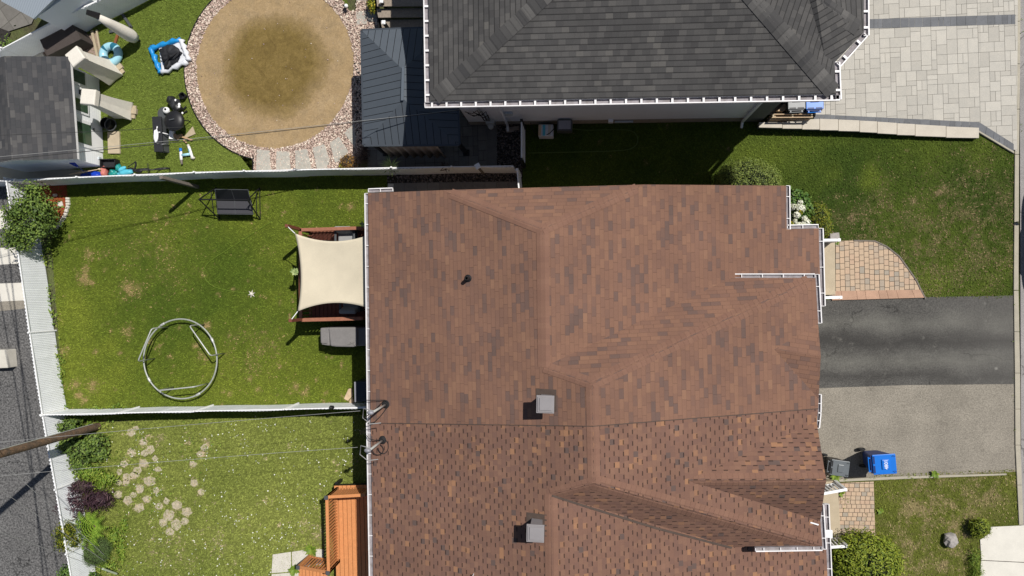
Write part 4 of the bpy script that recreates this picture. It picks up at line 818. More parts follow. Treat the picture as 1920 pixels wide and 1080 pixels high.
# ---- gazebo with standing seam roof
m, t, b = nodes_of('seam_steel'); N = NT(t); uv = N.n('ShaderNodeUVMap'); sx = N.n('ShaderNodeSeparateXYZ'); N.l(uv.outputs[0], sx.inputs[0]); fr = N.m('FRACT', N.m('DIVIDE', sx.outputs[0], .225))
N.l(N.mix(N.m('LESS_THAN', fr, .085), N.mix(N.noise(3, 3, .6, N.pos()), (.072, .086, .104), (.088, .102, .12)), (.012, .014, .017)), b.inputs['Base Color']); b.inputs['Roughness'].default_value = .65; b.inputs['Specular IOR Level'].default_value = .2; N.bump(fr, b, .4, .02)
GZ = thing('gazebo', 'dark steel roofed gazebo standing between gravel ring and white house', 'gazebo', P(770, 190)); zg = 2.15
k = [P(678, 57, zg), P(852, 50, zg), P(861, 271, zg), P(682, 272, zg)]; t0, t1 = P(754, 129, 2.85), P(757, 186, 2.85)
g = MB(); g.slope([k[0], k[3], t1, t0]); g.slope([k[0], t0, k[1]]); g.slope([k[1], t0, t1, k[2]]); g.slope([k[3], k[2], t1]); ro = g.build('roof', ['seam_steel', 'slate_metal'], GZ); skirt(ro, .10, 1)
g = MB()
for a, b_ in ((k[0], t0), (k[1], t0), (k[2], t1), (k[3], t1)): g.beam(a+Vector((0, 0, .01)), b_+Vector((0, 0, .015)), .07, .03)
g = MB(); g.box((t0+t1)/2+Vector((0, 0, .03)), (.09, (t0-t1).length+.10, .04), -.03); g.build('ridge_cap', 'ridge_steel', GZ, bev=.01)
for i in range(4):
    a, b_ = k[i], k[(i+1) % 4]; g = MB(); g.beam(a-Vector((0, 0, .03)), b_-Vector((0, 0, .03)), .09, .07); g.build('eave_beam', 'slate_metal', GZ)
cg = sum(k, Vector())/4
for p in k: q = p.lerp(cg, .08); g = MB(); g.box((q.x, q.y, 1.03), (.11, .11, 2.1)); g.box((q.x, q.y, .03), (.22, .22, .06)); g.build('post', 'black_metal', GZ)
g = MB(); a, b_ = k[3].lerp(cg, .06), k[2].lerp(cg, .06); n = 60
for i in range(n):
    f0, f1 = i/n, (i+1)/n; o0, o1 = .05*math.sin(i*1.1), .05*math.sin((i+1)*1.1)
    if not (.08 < f0 < .75): continue
    p, q = a.lerp(b_, f0), a.lerp(b_, f1); g.face([(p.x, p.y+o0-.1, .1+.04*math.sin(i*.7)), (q.x, q.y+o1-.1, .1+.04*math.sin((i+1)*.7)), (q.x, q.y+o1*.3, 2.02), (p.x, p.y+o0*.3, 2.02)])
o = g.build('curtain', 'beige_dark', GZ, smooth=True); s_ = o.modifiers.new('cloth', 'SOLIDIFY'); s_.thickness = .006
# ---- back steps of the white house
DS = thing('deck_stairs', 'dark composite steps beside the gazebo climbing to the white house', 'steps', P(745, 30))
for (v0, v1, u0, z) in ((-16, 12, 704, .80), (16, 33, 706, .62), (37, 52, 713, .44)):
    g = MB(); g.prism(PL([(u0, v0), (812, v0-1), (812, v1-1), (u0+3, v1)], z), z-.05, bottom=True); g.build('tread', 'wood_weathered', DS, bev=.008)
g = MB(); g.beam(P(712, 56, .2), P(706, -20, .7), .05, .25); g.beam(P(800, 56, .2), P(800, -20, .7), .05, .25); g.build('stringer', 'black_metal', DS)
for i, (u, v) in enumerate(((715, 2), (719, 42))):
    c = thing('step_lamp', ['square white lamp cap on the upper dark step', 'square white lamp cap on the lower dark step'][i], 'lamp', P(u+4, v+4, .45)); p = P(u, v, 1.0); g = MB(); g.box(p, (.13, .13, .04), -.02); g.box(p+Vector((0, 0, .025)), (.09, .09, .02)); g.build('cap', 'white_bright', c, bev=.008); g = MB(); g.box(p-Vector((0, 0, .3)), (.09, .09, .55)); g.build('post', 'black_metal', c)
# ---------------------------------------------------------------- fences
m, t, b = nodes_of('fence_slat'); N = NT(t); p = N.pos(); sx = N.n('ShaderNodeSeparateXYZ'); N.l(N.mapv(p, (1, 1, 1), (0, 0, math.radians(0))), sx.inputs[0])
s1 = N.m('ADD', N.m('ADD', sx.outputs[0], sx.outputs[1]), N.m('MULTIPLY', sx.outputs[2], 1.0)); s2 = N.m('SUBTRACT', N.m('ADD', sx.outputs[0], sx.outputs[1]), N.m('MULTIPLY', sx.outputs[2], 1.0))
w1 = N.m('LESS_THAN', N.m('FRACT', N.m('DIVIDE', s1, .085)), .2); w2 = N.m('LESS_THAN', N.m('FRACT', N.m('DIVIDE', s2, .085)), .2)
col = N.mix(N.m('MULTIPLY', N.m('MAXIMUM', w1, w2), .26), (.90, .92, .94), (.45, .47, .49)); col = N.mix(1., col, N.m('MULTIPLY_ADD', N.noise(2.2, 4, .65, p), .3, .83), 'MULTIPLY')
N.l(col, b.inputs['Base Color']); b.inputs['Roughness'].default_value = .5
def fence(base, h, label, seed=0, post_at=2.35, top_extra=0.):
    """chain link with white slats: posts, top rail, slat panels"""
    rnd = random.Random(seed); pts = [P(*q) for q in base]; fe = thing('fence', label, 'fence', pts[0]); Z = Vector((0, 0, 1))
    sl = MB(); rail = MB(); posts = []
    for a, b_ in zip(pts, pts[1:]):
        d = b_-a; L = d.length; d.normalize(); nrm = Vector((-d.y, d.x, 0)); n = int(L/.062); ph = rnd.random()*6
        for i in range(n):
            q = a+d*((i+.5)*L/n)+nrm*(.012*math.sin(i*.11+ph)); hh = h-.02+(i % 2)*.03+rnd.uniform(-.006, .006)
            sl.box(q+Z*(hh/2+.02), (L/n*.90, .014, hh-.03), math.atan2(d.y, d.x)+rnd.uniform(-.10, .10))
        rail.beam(a+Z*(h-.01)+nrm*.024, b_+Z*(h-.01)+nrm*.024, .034, .034); k = max(1, round(L/post_at)); posts += [a+d*(L*j/k)+nrm*.03 for j in range(k)]
    posts.append(pts[-1])
    sl.build('slat_panel', 'fence_slat', fe); rail.build('top_rail', 'white_paint', fe)
    for q in posts:
        g = MB(); g.lathe(q, [(.032, -.02), (.032, h+.05), (.036, h+.05), (.03, h+.085), (.008, h+.095)], 10); g.build('post', 'white_paint', fe)
    return fe
fence([(-30, 351), (80, 348), (190, 343.5), (400, 335), (580, 330.5), (752, 327), (968, 324)], 1.2, 'long white slatted fence between the turf yard and the mown lawn', 1)
fence([(-60, 165), (56, 113), (165, 55), (229, 27), (330, -27)], 1.2, 'white slatted fence running diagonally behind the covered furniture', 2)
fence([(60, 344), (81, 469), (103, 620), (126, 768), (150, 900), (190, 1130)], 1.2, 'white slatted fence along the grey back alley', 3)
fence([(126, 768), (400, 761), (560, 757.5), (706, 754)], 1.2, 'white slatted fence between the two back lawns', 4)
# side fence and gate beside the black-roofed house
def board_gate(a, b_, h, name, label, cat, mats):
    fe = thing(name, label, cat, P(*a)); p, q = P(*a), P(*b_); Z = Vector((0, 0, 1)); d = (q-p).normalized(); L = (q-p).length; g = MB(); n = int(L/.14)
    for i in range(n): c = p+d*((i+.5)*L/n); g.box(c+Z*(h/2+.04), (L/n*.96, .02, h-.06), math.atan2(d.y, d.x))
    g.build('panel', mats[0], fe); g = MB()
    for z in (.12, h): g.beam(p+Z*z, q+Z*z, .045, .05)
    g.build('frame', mats[1], fe)
    for c in (p, q): g = MB(); g.box(c+Z*(h/2+.05), (.08, .08, h+.12)); g.build('post', mats[2], fe)
    return fe
board_gate((984, 243), (984, 312), 1.25, 'gate', 'white side gate with black posts beside the white house wall', 'gate', ('siding_white', 'white_paint', 'black_metal'))
board_gate((976, 330), (980, 372), 1.2, 'side_fence', 'short white fence end panel against the brown roof edge', 'fence', ('siding_white', 'white_paint', 'white_paint'))
g = MB(); g.box(P(338, 342, 1.1), (.11, .11, 2.2), .2); solo(g, 'wooden_post', 'wood_post', 'weathered wooden post standing at the white fence by the bicycle', 'post', bev=.01)
c = thing('post_lamp', 'square grey solar lamp on the shaded fence post', 'lamp', P(907, 326)); p = P(895, 311, 1.42); g = MB(); g.box((p.x, p.y, 1.36), (.17, .17, .05), .5); g.box((p.x, p.y, 1.40), (.12, .12, .04), .5); g.build('lamp_head', 'siding_white', c); g = MB(); g.box((p.x, p.y, .67), (.08, .08, 1.34)); g.build('post', 'wood_post', c)

# ---------------------------------------------------------------- decks
def railing(par, a, b_, z0, z1, mat, nb, rail_w=.09, post=True, mat2=None, zb1=None, tilt=0.):
    """posts, two rails and balusters from a to b; z0/z1 heights at a, (z0+zb1, z1+zb1) at b"""
    dz = zb1 or 0.; A0_, A1_ = Vector((a.x, a.y, z0)), Vector((a.x, a.y, z1)); B0, B1 = Vector((b_.x, b_.y, z0+dz)), Vector((b_.x, b_.y, z1+dz))
    g = MB(); g.beam(A1_, B1, rail_w, .04); g.build('top_rail', mat, par, bev=.006); g = MB(); u = Vector((0, 0, .1)); g.beam(A0_+u, B0+u, .045, .04); g.build('bottom_rail', mat, par)
    g = MB()
    for i in range(nb):
        f = (i+1)/(nb+1); g.beam(A0_.lerp(B0, f)+u, A1_.lerp(B1, f), .038, .038)
    g.build('balusters', mat, par)
    if post:
        for p, q in ((A0_, A1_), (B0, B1)): k = MB(); k.box(((p.x+q.x)/2, (p.y+q.y)/2, (p.z+q.z)/2+.03-.05), (.095, .095, q.z-p.z+.1)); k.build('post', mat, par, bev=.008)
def deck_floor(par, corners, z, bw, along, mat, joist='black_metal'):
    """boards laid along one direction, trimmed to a four-corner outline"""
    a, b_, c, d = [Vector((p.x, p.y, z)) for p in corners]; g = MB(); W = (b_-a).length if along == 'ad' else (d-a).length; n = int(W/bw); gp = .055
    for i in range(n):
        f0, f1 = (i+gp)/n, (i+1-gp)/n
        q = [a.lerp(b_, f0), a.lerp(b_, f1), d.lerp(c, f1), d.lerp(c, f0)] if along == 'ad' else [a.lerp(d, f0), b_.lerp(c, f0), b_.lerp(c, f1), a.lerp(d, f1)]
        g.prism(q, z-.035)
    g.build('floor', mat, par); g = MB(); g.prism([a-Vector((0, 0, .05)), b_-Vector((0, 0, .05)), c-Vector((0, 0, .05)), d-Vector((0, 0, .05))], z-.25); g.build('joists', joist, par)
    for p in (a, b_, c, d): g = MB(); g.box((p.x, p.y, (z-.25)/2).__class__((p.x, p.y, (z-.25)/2)), (.1, .1, z-.25)); g.build('footing', joist, par)
ND = thing('deck', 'red brown stained wooden deck under the cream shade sail', 'deck', P(630, 515)); zd = .5
NWc, SWc = P(563, 431, 1.4), P(564, 600, 1.4); NEc, SEc = P(740, 425, 1.4), P(742, 595, 1.4)
deck_floor(ND, [NWc, NEc, SEc, SWc], zd, .14, 'ad', 'red_stain', 'black_metal')
NWr, SWr = NWc, SWc; NEr, SEr = P(690, 427, 1.4), P(678, 597, 1.4)
M('rail_stain_sunlit', (.33, .135, .08), .6, .4, 10, fine=.2)  # deck's red stain, lightened: sunlight on the rails painted into the colour
railing(ND, NWr, NEr, zd, 1.4, 'rail_stain_sunlit', 17, .11); railing(ND, NWr, SWr, zd, 1.4, 'rail_stain_sunlit', 20, .11); railing(ND, SWr, SEr, zd, 1.4, 'rail_stain_sunlit', 16, .12)
SAIL = [(553, 437.5, 2.25), (684, 443, 2.75), (686, 576, 2.75), (558, 584, 2.25)]
pA, pB, pC, pD = PL(SAIL)
for p, cx in ((P(538, 423.5, 2.35), NWc), (P(545, 601, 2.35), SWc)):
    g = MB(); g.beam(Vector((cx.x-.06, cx.y, 0)), Vector((p.x, p.y, 2.4)), .10, .10); g.build('sail_post', 'red_stain', ND, bev=.008)
SL = thing('shade_sail', 'cream fabric shade sail stretched over the brown deck', 'shade sail', (pA+pB+pC+pD)/4)
g = MB(); n = 26; grid = []
for j in range(n+1):
    for i in range(n+1):
        s, t_ = i/n, j/n; cu = lambda x: 4*x*(1-x)
        q = pA.lerp(pB, s).lerp(pD.lerp(pC, s), t_)
        top = (pB-pA); q = q+(pD-pA).normalized()*(.20*cu(s)*(1-t_)**2)-(pD-pA).normalized()*(.20*cu(s)*t_**2)+(pB-pA).normalized()*(.17*cu(t_)*(1-s)**2)
        q.z -= .10*cu(s)*cu(t_); grid.append(q)
for j in range(n):
    for i in range(n): k = j*(n+1)+i; g.face([grid[k], grid[k+1], grid[k+n+2], grid[k+n+1]])
o = g.build('fabric', 'sail_cream', SL, smooth=True); s_ = o.modifiers.new('cloth', 'SOLIDIFY'); s_.thickness = .006
for a, b_ in ((pA, P(538, 423.5, 2.38)), (pD, P(545, 601, 2.38))): g = MB(); g.tube([a, b_], .014, 6); g.build('rope', 'white_paint', SL)
g = MB(); g.tube([pA.lerp(pB, .5)+Vector((0, -.235, .005))]*1+[pA], .001, 4)
def patio_chair(u, v, rz, label):
    c = P(u, v, zd); t_ = thing('patio_chair', label, 'chair', c); R = Matrix.Rotation(rz, 3, 'Z'); L = lambda x, y, z: c+R @ Vector((x, y, z))
    for x in (-.30, .30):
        for y in (-.28, .28): g = MB(); g.beam(L(x, y, 0), L(x, y, .62), .05, .05); g.build('leg', 'dark_grey_plastic', t_)
    g = MB(); g.box(L(0, 0, .30), (.66, .62, .06), rz); g.build('seat_frame', 'dark_grey_plastic', t_)
    for x in (-.32, .32): g = MB(); g.box(L(x, 0, .63), (.07, .64, .04), rz); g.build('armrest', 'dark_grey_plastic', t_, bev=.01)
    g = MB(); g.box(L(0, -.02, .42), (.56, .56, .14), rz); g.build('seat_cushion', 'cushion_grey', t_, bev=.045)
    g = MB(); q = L(0, .27, .66); g.box(q, (.58, .15, .46), rm=R @ Matrix.Rotation(-.22, 3, 'X')); g.build('back_cushion', 'cushion_grey', t_, bev=.055)
patio_chair(658, 449, 0., 'grey cushioned patio chair behind the upper edge of the shade sail')
patio_chair(667, 566, math.pi, 'grey cushioned patio chair below the lower edge of the shade sail')
# covered barbecue and heat pump
BQ = thing('barbecue', 'barbecue under a grey fitted cover between deck and lawn', 'barbecue', P(650, 630)); q = P(640, 632); 
g = MB(); g.prism(PL([(615, 614), (670, 613.5), (670.5, 648), (662, 651), (630, 650.5), (619, 649)], 1.0), .06); g.build('hood_cover', 'bbq_cover', BQ, bev=.05)
g = MB(); g.prism(PL([(600, 615), (617, 614), (618, 649), (611, 645), (601, 644)], .93), .1); g.build('shelf_cover', 'bbq_cover', BQ, bev=.04)
g = MB(); g.prism(PL([(668, 614), (692, 614), (692, 648), (669, 649)], .93), .1); g.build('shelf_cover', 'bbq_cover', BQ, bev=.04)
g = MB()
for a, b_ in (((652, 646, 1.01), (664, 642, 1.01)), ((657, 641, 1.01), (668, 649, 1.0)), ((604, 645, .95), (617, 647, .95))): g.tube(PL([a, b_]), .018, 6)
g.build('fold', 'bbq_cover', BQ)
HP = thing('heat_pump', 'dark slate heat pump box standing against the brown house', 'heat pump', P(690, 735)); g = MB(); g.prism(PL([(664, 716), (692, 715), (693, 753), (665, 754)], .85), .08); g.build('casing', 'slate_metal', HP, bev=.02)
g = MB()
for i in range(9): f = i/8; g.beam(P(669, 718+f*32, .862), P(690, 717+f*32, .862), .02, .012)
g.build('top_grille', 'slate_metal', HP); g = MB(); g.prism(PL([(664.2, 716), (668, 716), (668.6, 754), (665, 754)], .868), .84); g.build('edge_trim', 'grey_metal', HP)
for v in (722, 748): g = MB(); g.beam(P(672, v, .04), P(690, v, .04), .1, .08); g.build('foot', 'black_plastic', HP)
# orange deck
OD = thing('deck', 'orange stained wooden deck with baluster rails at the spotted roof', 'deck', P(650, 1000)); zo = .75
c0, c1_, c2_, c3 = P(626, 911, zo), P(745, 908, zo), P(752, 1120, zo), P(631, 1120, zo)
deck_floor(OD, [c0, c1_, c2_, c3], zo, .145, 'ad', 'orange_stain', 'black_metal')
ra, rb = P(613, 932, 1.72), P(616, 1073, 1.72); rc = P(683, 928, 1.72)
dn = (rb-ra)
railing(OD, ra, rc, zo, 1.72, 'orange_stain', 12, .10, mat2='orange_dark'); railing(OD, ra, rb, zo, 1.72, 'orange_stain', 23, .10)
sb = P(561, 1062, 1.05)
railing(OD, rb, sb, zo-.05, 1.72, 'orange_stain', 9, .10, zb1=-.62)
for i in range(4):
    z = zo-.17*(i+1)+.02; u0, u1 = 614-i*13.5, 600-i*13.5; g = MB(); a, b_ = P(u0, 1064, z), P(u1, 1064, z)
    for k in range(2): f0, f1 = k*.5+.03, k*.5+.47; g.prism([a.lerp(b_, f0)+Vector((0, 0, 0)), a.lerp(b_, f1), a.lerp(b_, f1)-Vector((0, 1.3, 0)), a.lerp(b_, f0)-Vector((0, 1.3, 0))], z-.035)
    g.build('stair_tread', 'orange_stain', OD)
for p in (ra, rb, sb): g = MB(); z = 1.79 if p is not sb else 1.15; g.box((p.x, p.y, z), (.13, .13, .045)); g.build('post_cap', 'dark_grey_plastic', OD, bev=.008)

# ---------------------------------------------------------------- back garden things
M('tube_grey', (.40, .42, .38), .45, .35, 7, metal=.2)
TR = thing('trampoline_frame', 'bare galvanised trampoline ring with bent legs on the lawn', 'trampoline frame', P(340, 670)); zr = .45
cen, ex = P(338.5, 673, zr), P(407.5, 673, zr); R0 = (ex-cen).length
g = MB(); g.tube([cen+Vector((math.cos(a), math.sin(a)*1.03, 0))*R0+Vector((0, 0, .03*math.sin(2*a+1))) for a in [i*math.pi/40 for i in range(80)]], .027, 10, closed=True); g.build('ring', 'tube_grey', TR, smooth=True)
for (a, b_) in (((316, 613), (291, 672)), ((384, 608), (422, 662)), ((327, 725), (393, 718))):
    A, B = P(*a), P(*b_); zt = .98; up = Vector((0, 0, 1)); k = (B-A).normalized()*.08
    g = MB(); g.tube([A+up*.01, A+up*(zt-.1), A+up*(zt-.02)+k*.4, A+up*zt+k, B+up*zt-k, B+up*(zt-.02)-k*.4, B+up*(zt-.1), B+up*.01], .022, 8); g.build('leg', 'galvanised', TR, smooth=True)
for a in (.5, 2.1, 3.7, 5.2): g = MB(); q = [cen+Vector((math.cos(a+i*.03), math.sin(a+i*.03)*1.03, 0))*R0+Vector((0, 0, .03*math.sin(2*(a+i*.03)+1))) for i in range(-2, 3)]; g.tube(q, .043, 10); g.build('sleeve', 'galvanised', TR, smooth=True)
# garden swing seat
SG = thing('garden_swing', 'black garden swing seat with folded canopy by the lawn fence', 'swing seat', P(438, 385)); g = MB(); zt = 1.08
Lf, Lr, Rf, Rr = P(412, 411, .03), P(405, 352, .03), P(488, 411, .03), P(487, 352, .03); La, Ra = P(373, 374, zt), P(464, 375, zt)
for nm, ft, rr_, ap in (('left', Lf, Lr, La), ('right', Rf, Rr, Ra)):
    for q in (ft, rr_): g = MB(); g.tube([q, ap], .022, 8); g.build('leg', 'black_metal', SG)
    g = MB(); g.tube([ft.lerp(ap, .30), rr_.lerp(ap, .30)], .016, 6); g.build('cross_brace', 'black_metal', SG)
    g = MB(); g.tube([ft, rr_], .018, 6); g.build('foot_rail', 'black_metal', SG)
g = MB(); g.tube([La, Ra], .024, 8); g.build('top_rail', 'black_metal', SG)
def panel(par, name, mat, pts, th=.015):
    g = MB(); g.face(PL(pts)); o = g.build(name, mat, par); s = o.modifiers.new('thickness', 'SOLIDIFY'); s.thickness = th; return o
panel(SG, 'seat', 'mesh_grey', [(407, 375, .42), (472, 376, .42), (475, 401, .46), (408, 400, .46)]); panel(SG, 'backrest', 'mesh_black', [(403, 355, .95), (465, 356, .95), (471, 375.5, .46), (406, 374.5, .46)])
g = MB()
for a, b_ in (((403, 355, .96), (465, 356, .96)), ((403, 355, .96), (408, 400, .47)), ((465, 356, .96), (475, 401, .47)), ((408, 401, .47), (475, 402, .47)), ((440, 375.5, .45), (441, 401, .48)), ((434, 355.5, .96), (440, 375, .48)), ((405, 374.5, .48), (471, 375.5, .48))): g.tube(PL([a, b_]), .014, 6)
g.build('seat_frame', 'dark_grey_plastic', SG)
g = MB()
for (a, b_) in ((La.lerp(Ra, .35), P(405, 376, .48)), (La.lerp(Ra, .96), P(472, 377, .48))): g.tube([a, b_], .010, 6)
g.build('hanger', 'black_metal', SG)
# star sprinkler and its thin hose
g = MB(); c = P(472, 551, .03); q = []
for i in range(12): a = i*math.pi/6+.3; r = .15 if i % 2 == 0 else .045; q.append(Vector((c.x+math.cos(a)*r, c.y+math.sin(a)*r, .055)))
g.prism(q, .02, bottom=True); g.lathe(c, [(.05, 0), (.05, .06), (.02, .08)], 12); solo(g, 'sprinkler', 'beige_cover', 'pale star shaped sprinkler lying on the back lawn', 'sprinkler', bev=.008)
hose([P(u, v, .035) for u, v in ((470, 550), (440, 547), (405, 539), (388, 527), (382, 512), (386, 498), (398, 486), (430, 466), (470, 440), (510, 415))], .009, 'leaf_weed', 'sprinkler_hose', 'thin pale hose curving across the lawn to the sprinkler', 'hose', 8)
# covered furniture box
CV = thing('covered_furniture', 'large dark brown covered furniture box beside the diagonal fence', 'furniture cover', P(130, 85)); g = MB(); g.prism(PL([(72, 68), (131, 37.5), (152, 73), (88, 105)], .72), .02); g.build('cover', 'brown_cover', CV, bev=.03)
g = MB(); q = PL([(72, 68, .72), (131, 37.5, .72), (152, 73, .72), (88, 105, .72)]); cc = sum(q, Vector())/4
for a, b_ in zip(q, q[1:]+q[:1]): g.beam(a.lerp(cc, .02)+Vector((0, 0, .004)), b_.lerp(cc, .02)+Vector((0, 0, .004)), .025, .012)
g.build('seam', 'brown_cover', CV)
g = MB(); g.prism(PL([(55, 101), (75, 94), (86, 108), (60, 112)], .10), 0); solo(g, 'garden_stone', 'slab_pale', 'pale flat stone between brown cover and shed roof', 'stone', bev=.02)
def heater(base, ang, label, lean, cap_mat):
    """tall square patio heater under a fabric cover"""
    c = P(*base); t_ = thing('covered_heater', label, 'patio heater', c); R = Matrix.Rotation(ang, 3, 'Z')
    def sq(r, z, dx=0., dy=0.): return [c+R @ Vector((x*r+dx, y*r+dy, z)) for x, y in ((-1, -1), (1, -1), (1, 1), (-1, 1))]
    prof = [(.30, .06), (.31, .14), (.29, .5), (.235, 1.1), (.20, 1.62), (.19, 1.72)]
    g = MB(); rings = [sq(r*(1+.03*math.sin(i*2.)), z) for i, (r, z) in enumerate(prof)]
    for a, b_ in zip(rings, rings[1:]):
        for i in range(4):
            j = (i+1) % 4; m0, m1 = (a[i]+a[j])/2, (b_[i]+b_[j])/2; inn = (c-m0); inn.z = 0; inn *= .10; m0, m1 = m0+inn, m1+inn
            g.face([a[i], m0, m1, b_[i]]); g.face([m0, a[j], b_[j], m1])
    g.build('cover', cap_mat, t_, smooth=False)
    g = MB(); a, b_, d = sq(.255, 1.72), sq(.265, 1.93), sq(.235, 1.965); 
    for u_, v_ in ((a, b_), (b_, d)):
        for i in range(4): g.face([u_[i], u_[(i+1) % 4], v_[(i+1) % 4], v_[i]])
    g.face(d); g.face(list(reversed(a))); g.build('hood_cover', cap_mat, t_, bev=.015)
    g = MB(); g.box(c+R @ Vector((.10, 0, .035)), (.62, .46, .07), ang); g.build('base', 'wood_board', t_); g = MB(); g.box(c+R @ Vector((.37, .02, .06)), (.2, .2, .12), ang); g.build('weight', 'wood_board', t_, bev=.015)
heater((213, 139), .62, 'tall covered patio heater touching the shed roof corner', 0, 'beige_cover'); heater((236, 209), -.12, 'tall covered patio heater in front of the shed door', 0, 'beige_cover')
PS = thing('parasol', 'closed parasol under a pale cover at the diagonal fence', 'parasol', P(236, 60)); cb, ct = P(252, 71, .32), P(185, 32, 2.0); hd = P(163, 23, 2.35)
g = MB(); ax_ = [cb, cb.lerp(ct, .12), cb.lerp(ct, .4), cb.lerp(ct, .75), ct]; g.tube([Vector((cb.x, cb.y, p.z)).lerp(p, .9) for p in ax_], .2, 12, rr=[.19, .23, .21, .15, .10]); o = g.build('cover', 'beige_cover', PS, smooth=True)
g = MB(); g.beam(ct, hd, .14, .10); g.beam(ct+Vector((.05, .1, 0)), hd+Vector((0, .06, 0)), .05, .05); g.build('arm', 'black_metal', PS); g = MB(); g.tube([cb+Vector((0, 0, .1)), cb-Vector((0, 0, .3))], .04, 8); g.build('pole', 'black_metal', PS)
for a, b_ in (((230, 27), (247, 52)), ((222, 62), (214, 86)), ((205, 60), (247, 52))): g = MB(); g.beam(P(*a, .04), P(*b_, .04), .09, .06); g.build('foot', 'rust' if a[0] == 222 else 'dark_grey_plastic', PS)
# inflatable ring and flat inflatable
IR = thing('swim_ring', 'pale blue inflatable swim ring with dark fluke pattern on turf', 'swim ring', P(208, 103)); c = P(208, 102, .15)
g = MB(); g.tube([c+Vector((math.cos(a), math.sin(a), 0))*.29 for a in [i*math.pi/24 for i in range(48)]], .145, 18, closed=True); g.build('tube', 'ring_blue', IR, smooth=True)
for a0, a1 in ((.75, 1.35), (2.15, 2.5)):
    g = MB(); n = 10
    for i in range(n):
        for j in range(-6, 6):
            f = lambda ii, jj: (lambda a, ph: c+Vector((math.cos(a)*(.29+.1475*math.cos(ph)), math.sin(a)*(.29+.1475*math.cos(ph)), .1475*math.sin(ph))))(a0+(a1-a0)*ii/n*(1-.35*abs(jj)/7)+.1*abs(jj)/7, 1.57+jj*.2)
            g.face([f(i, j), f(i+1, j), f(i+1, j+1), f(i, j+1)])
    g.build('fluke_print', 'ring_teal', IR, smooth=True)
FL = thing('inflatable', 'flat blue and white inflatable with black bag at the gravel edge', 'inflatable', P(318, 103))
def pillow(par, name, mat, pts, z0, z1, bev, seed=0):
    g = MB(); g.prism(PL(pts, z1), z0); o = g.build(name, mat, par, bev=bev); return o
pillow(FL, 'base', 'tarp_white', [(297, 88), (341, 73), (354.5, 113), (303, 136)], .02, .10, .03)
for i, (a, b_, mt) in enumerate((((283, 91), (338, 74), 'tarp_blue'), ((283, 92), (301, 136), 'tarp_blue'), ((340, 76), (354, 113), 'tarp_white'), ((303, 136), (352, 115), 'tarp_white'))):
    g = MB(); p, q = P(*a, .11), P(*b_, .11); n = 9; g.tube([p.lerp(q, k/n)+Vector((.02*math.sin(k*2.3+i), .02*math.cos(k*1.9), 0)) for k in range(n+1)], .1, 10, rr=[.09+.03*math.sin(k*2.1+i) for k in range(n+1)]); g.build('air_tube', mt, FL, smooth=True)
BG = thing('bag', 'crumpled black bag lying on the blue inflatable', 'bag', P(320, 103, .1)); g = MB(); g.blob(P(319, 101, .2), (.72, .62, .30), 5, .55, 2.2, 30, 16, .3); g.blob(P(315, 118, .2), (.26, .46, .2), 8, .5, 2.2, 18, 10, -.2); g.build('fabric', 'mesh_black', BG, smooth=True)
g = MB(); g.tube(PL([(300, 108, .25), (310, 112, .33), (322, 106, .36), (333, 98, .3)]), .02, 6); g.tube(PL([(312, 90, .3), (316, 104, .38), (312, 122, .3), (313, 133, .15)]), .03, 6); g.build('strap', 'black_plastic', BG)
# odds and ends on the turf
DB = thing('storage_box', 'long charcoal storage box with white rope on its lid', 'storage box', P(303, 252)); g = MB(); g.prism(PL([(287, 220), (302, 219.5), (306, 283), (291, 283)], .38), .0); g.build('body', 'dark_grey_plastic', DB, bev=.015); g = MB(); g.prism(PL([(284.5, 218.5), (301.5, 218), (305, 284.5), (289, 284.5)], .46), .39, bottom=True); g.build('lid', 'mesh_black', DB, bev=.012)
g = MB(); g.blob(P(292.5, 255, .52), (.16, .46, .14), 3, .45, 3, 16, 12); g.tube(PL([(292, 248, .5), (300, 248, .45), (312, 251, .3), (318, 253, .1)]), .02, 6); g.tube(PL([(294, 270, .48), (305, 270, .47), (318, 268, .1)]), .014, 6); g.tube(PL([(293, 247, .5), (295, 237, .5)]), .02, 6); solo(g, 'rope', 'white_bright', 'bundled white rope on the charcoal storage box', 'rope', smooth=True)
g = MB(); g.prism(PL([(317, 244.5), (324, 244.5), (324, 260.5), (316.5, 260.5)], .16), .0); solo(g, 'white_panel', 'white_bright', 'small white board standing beside the charcoal storage box', 'board', bev=.008)
GB = thing('golf_bag', 'black golf bag lying on the turf with white club heads', 'golf bag', P(326, 197)); a, b_ = P(318, 184, .20), P(337, 209, .17); g = MB(); g.tube([a, a.lerp(b_, .1), a.lerp(b_, .5), a.lerp(b_, .9), b_], .15, 14, rr=[.12, .17, .15, .17, .14]); g.build('body', 'black_plastic', GB, smooth=True)
g = MB(); g.blob(P(324, 195, .33), (.2, .34, .12), 4, .3); g.blob(P(332, 190, .22), (.22, .2, .2), 6, .3); g.blob(P(318, 186, .33), (.18, .2, .1), 2, .3); g.build('pocket', 'mesh_black', GB, smooth=True)
for u, v, r in ((329, 188, .04), (336, 196, .05), (335.5, 200, .045), (330.5, 204.5, .045), (342, 212, .035)): g = MB(); g.blob(P(u, v, .30), (2*r, 2.3*r, 1.6*r), 1, .1); g.build('club_head', 'white_bright', GB, smooth=True)
g = MB(); g.beam(P(342, 207, .05), P(349, 200, .05), .05, .05); g.beam(P(343, 213, .05), P(351, 208, .05), .05, .05); g.build('club_grip', 'black_plastic', GB)
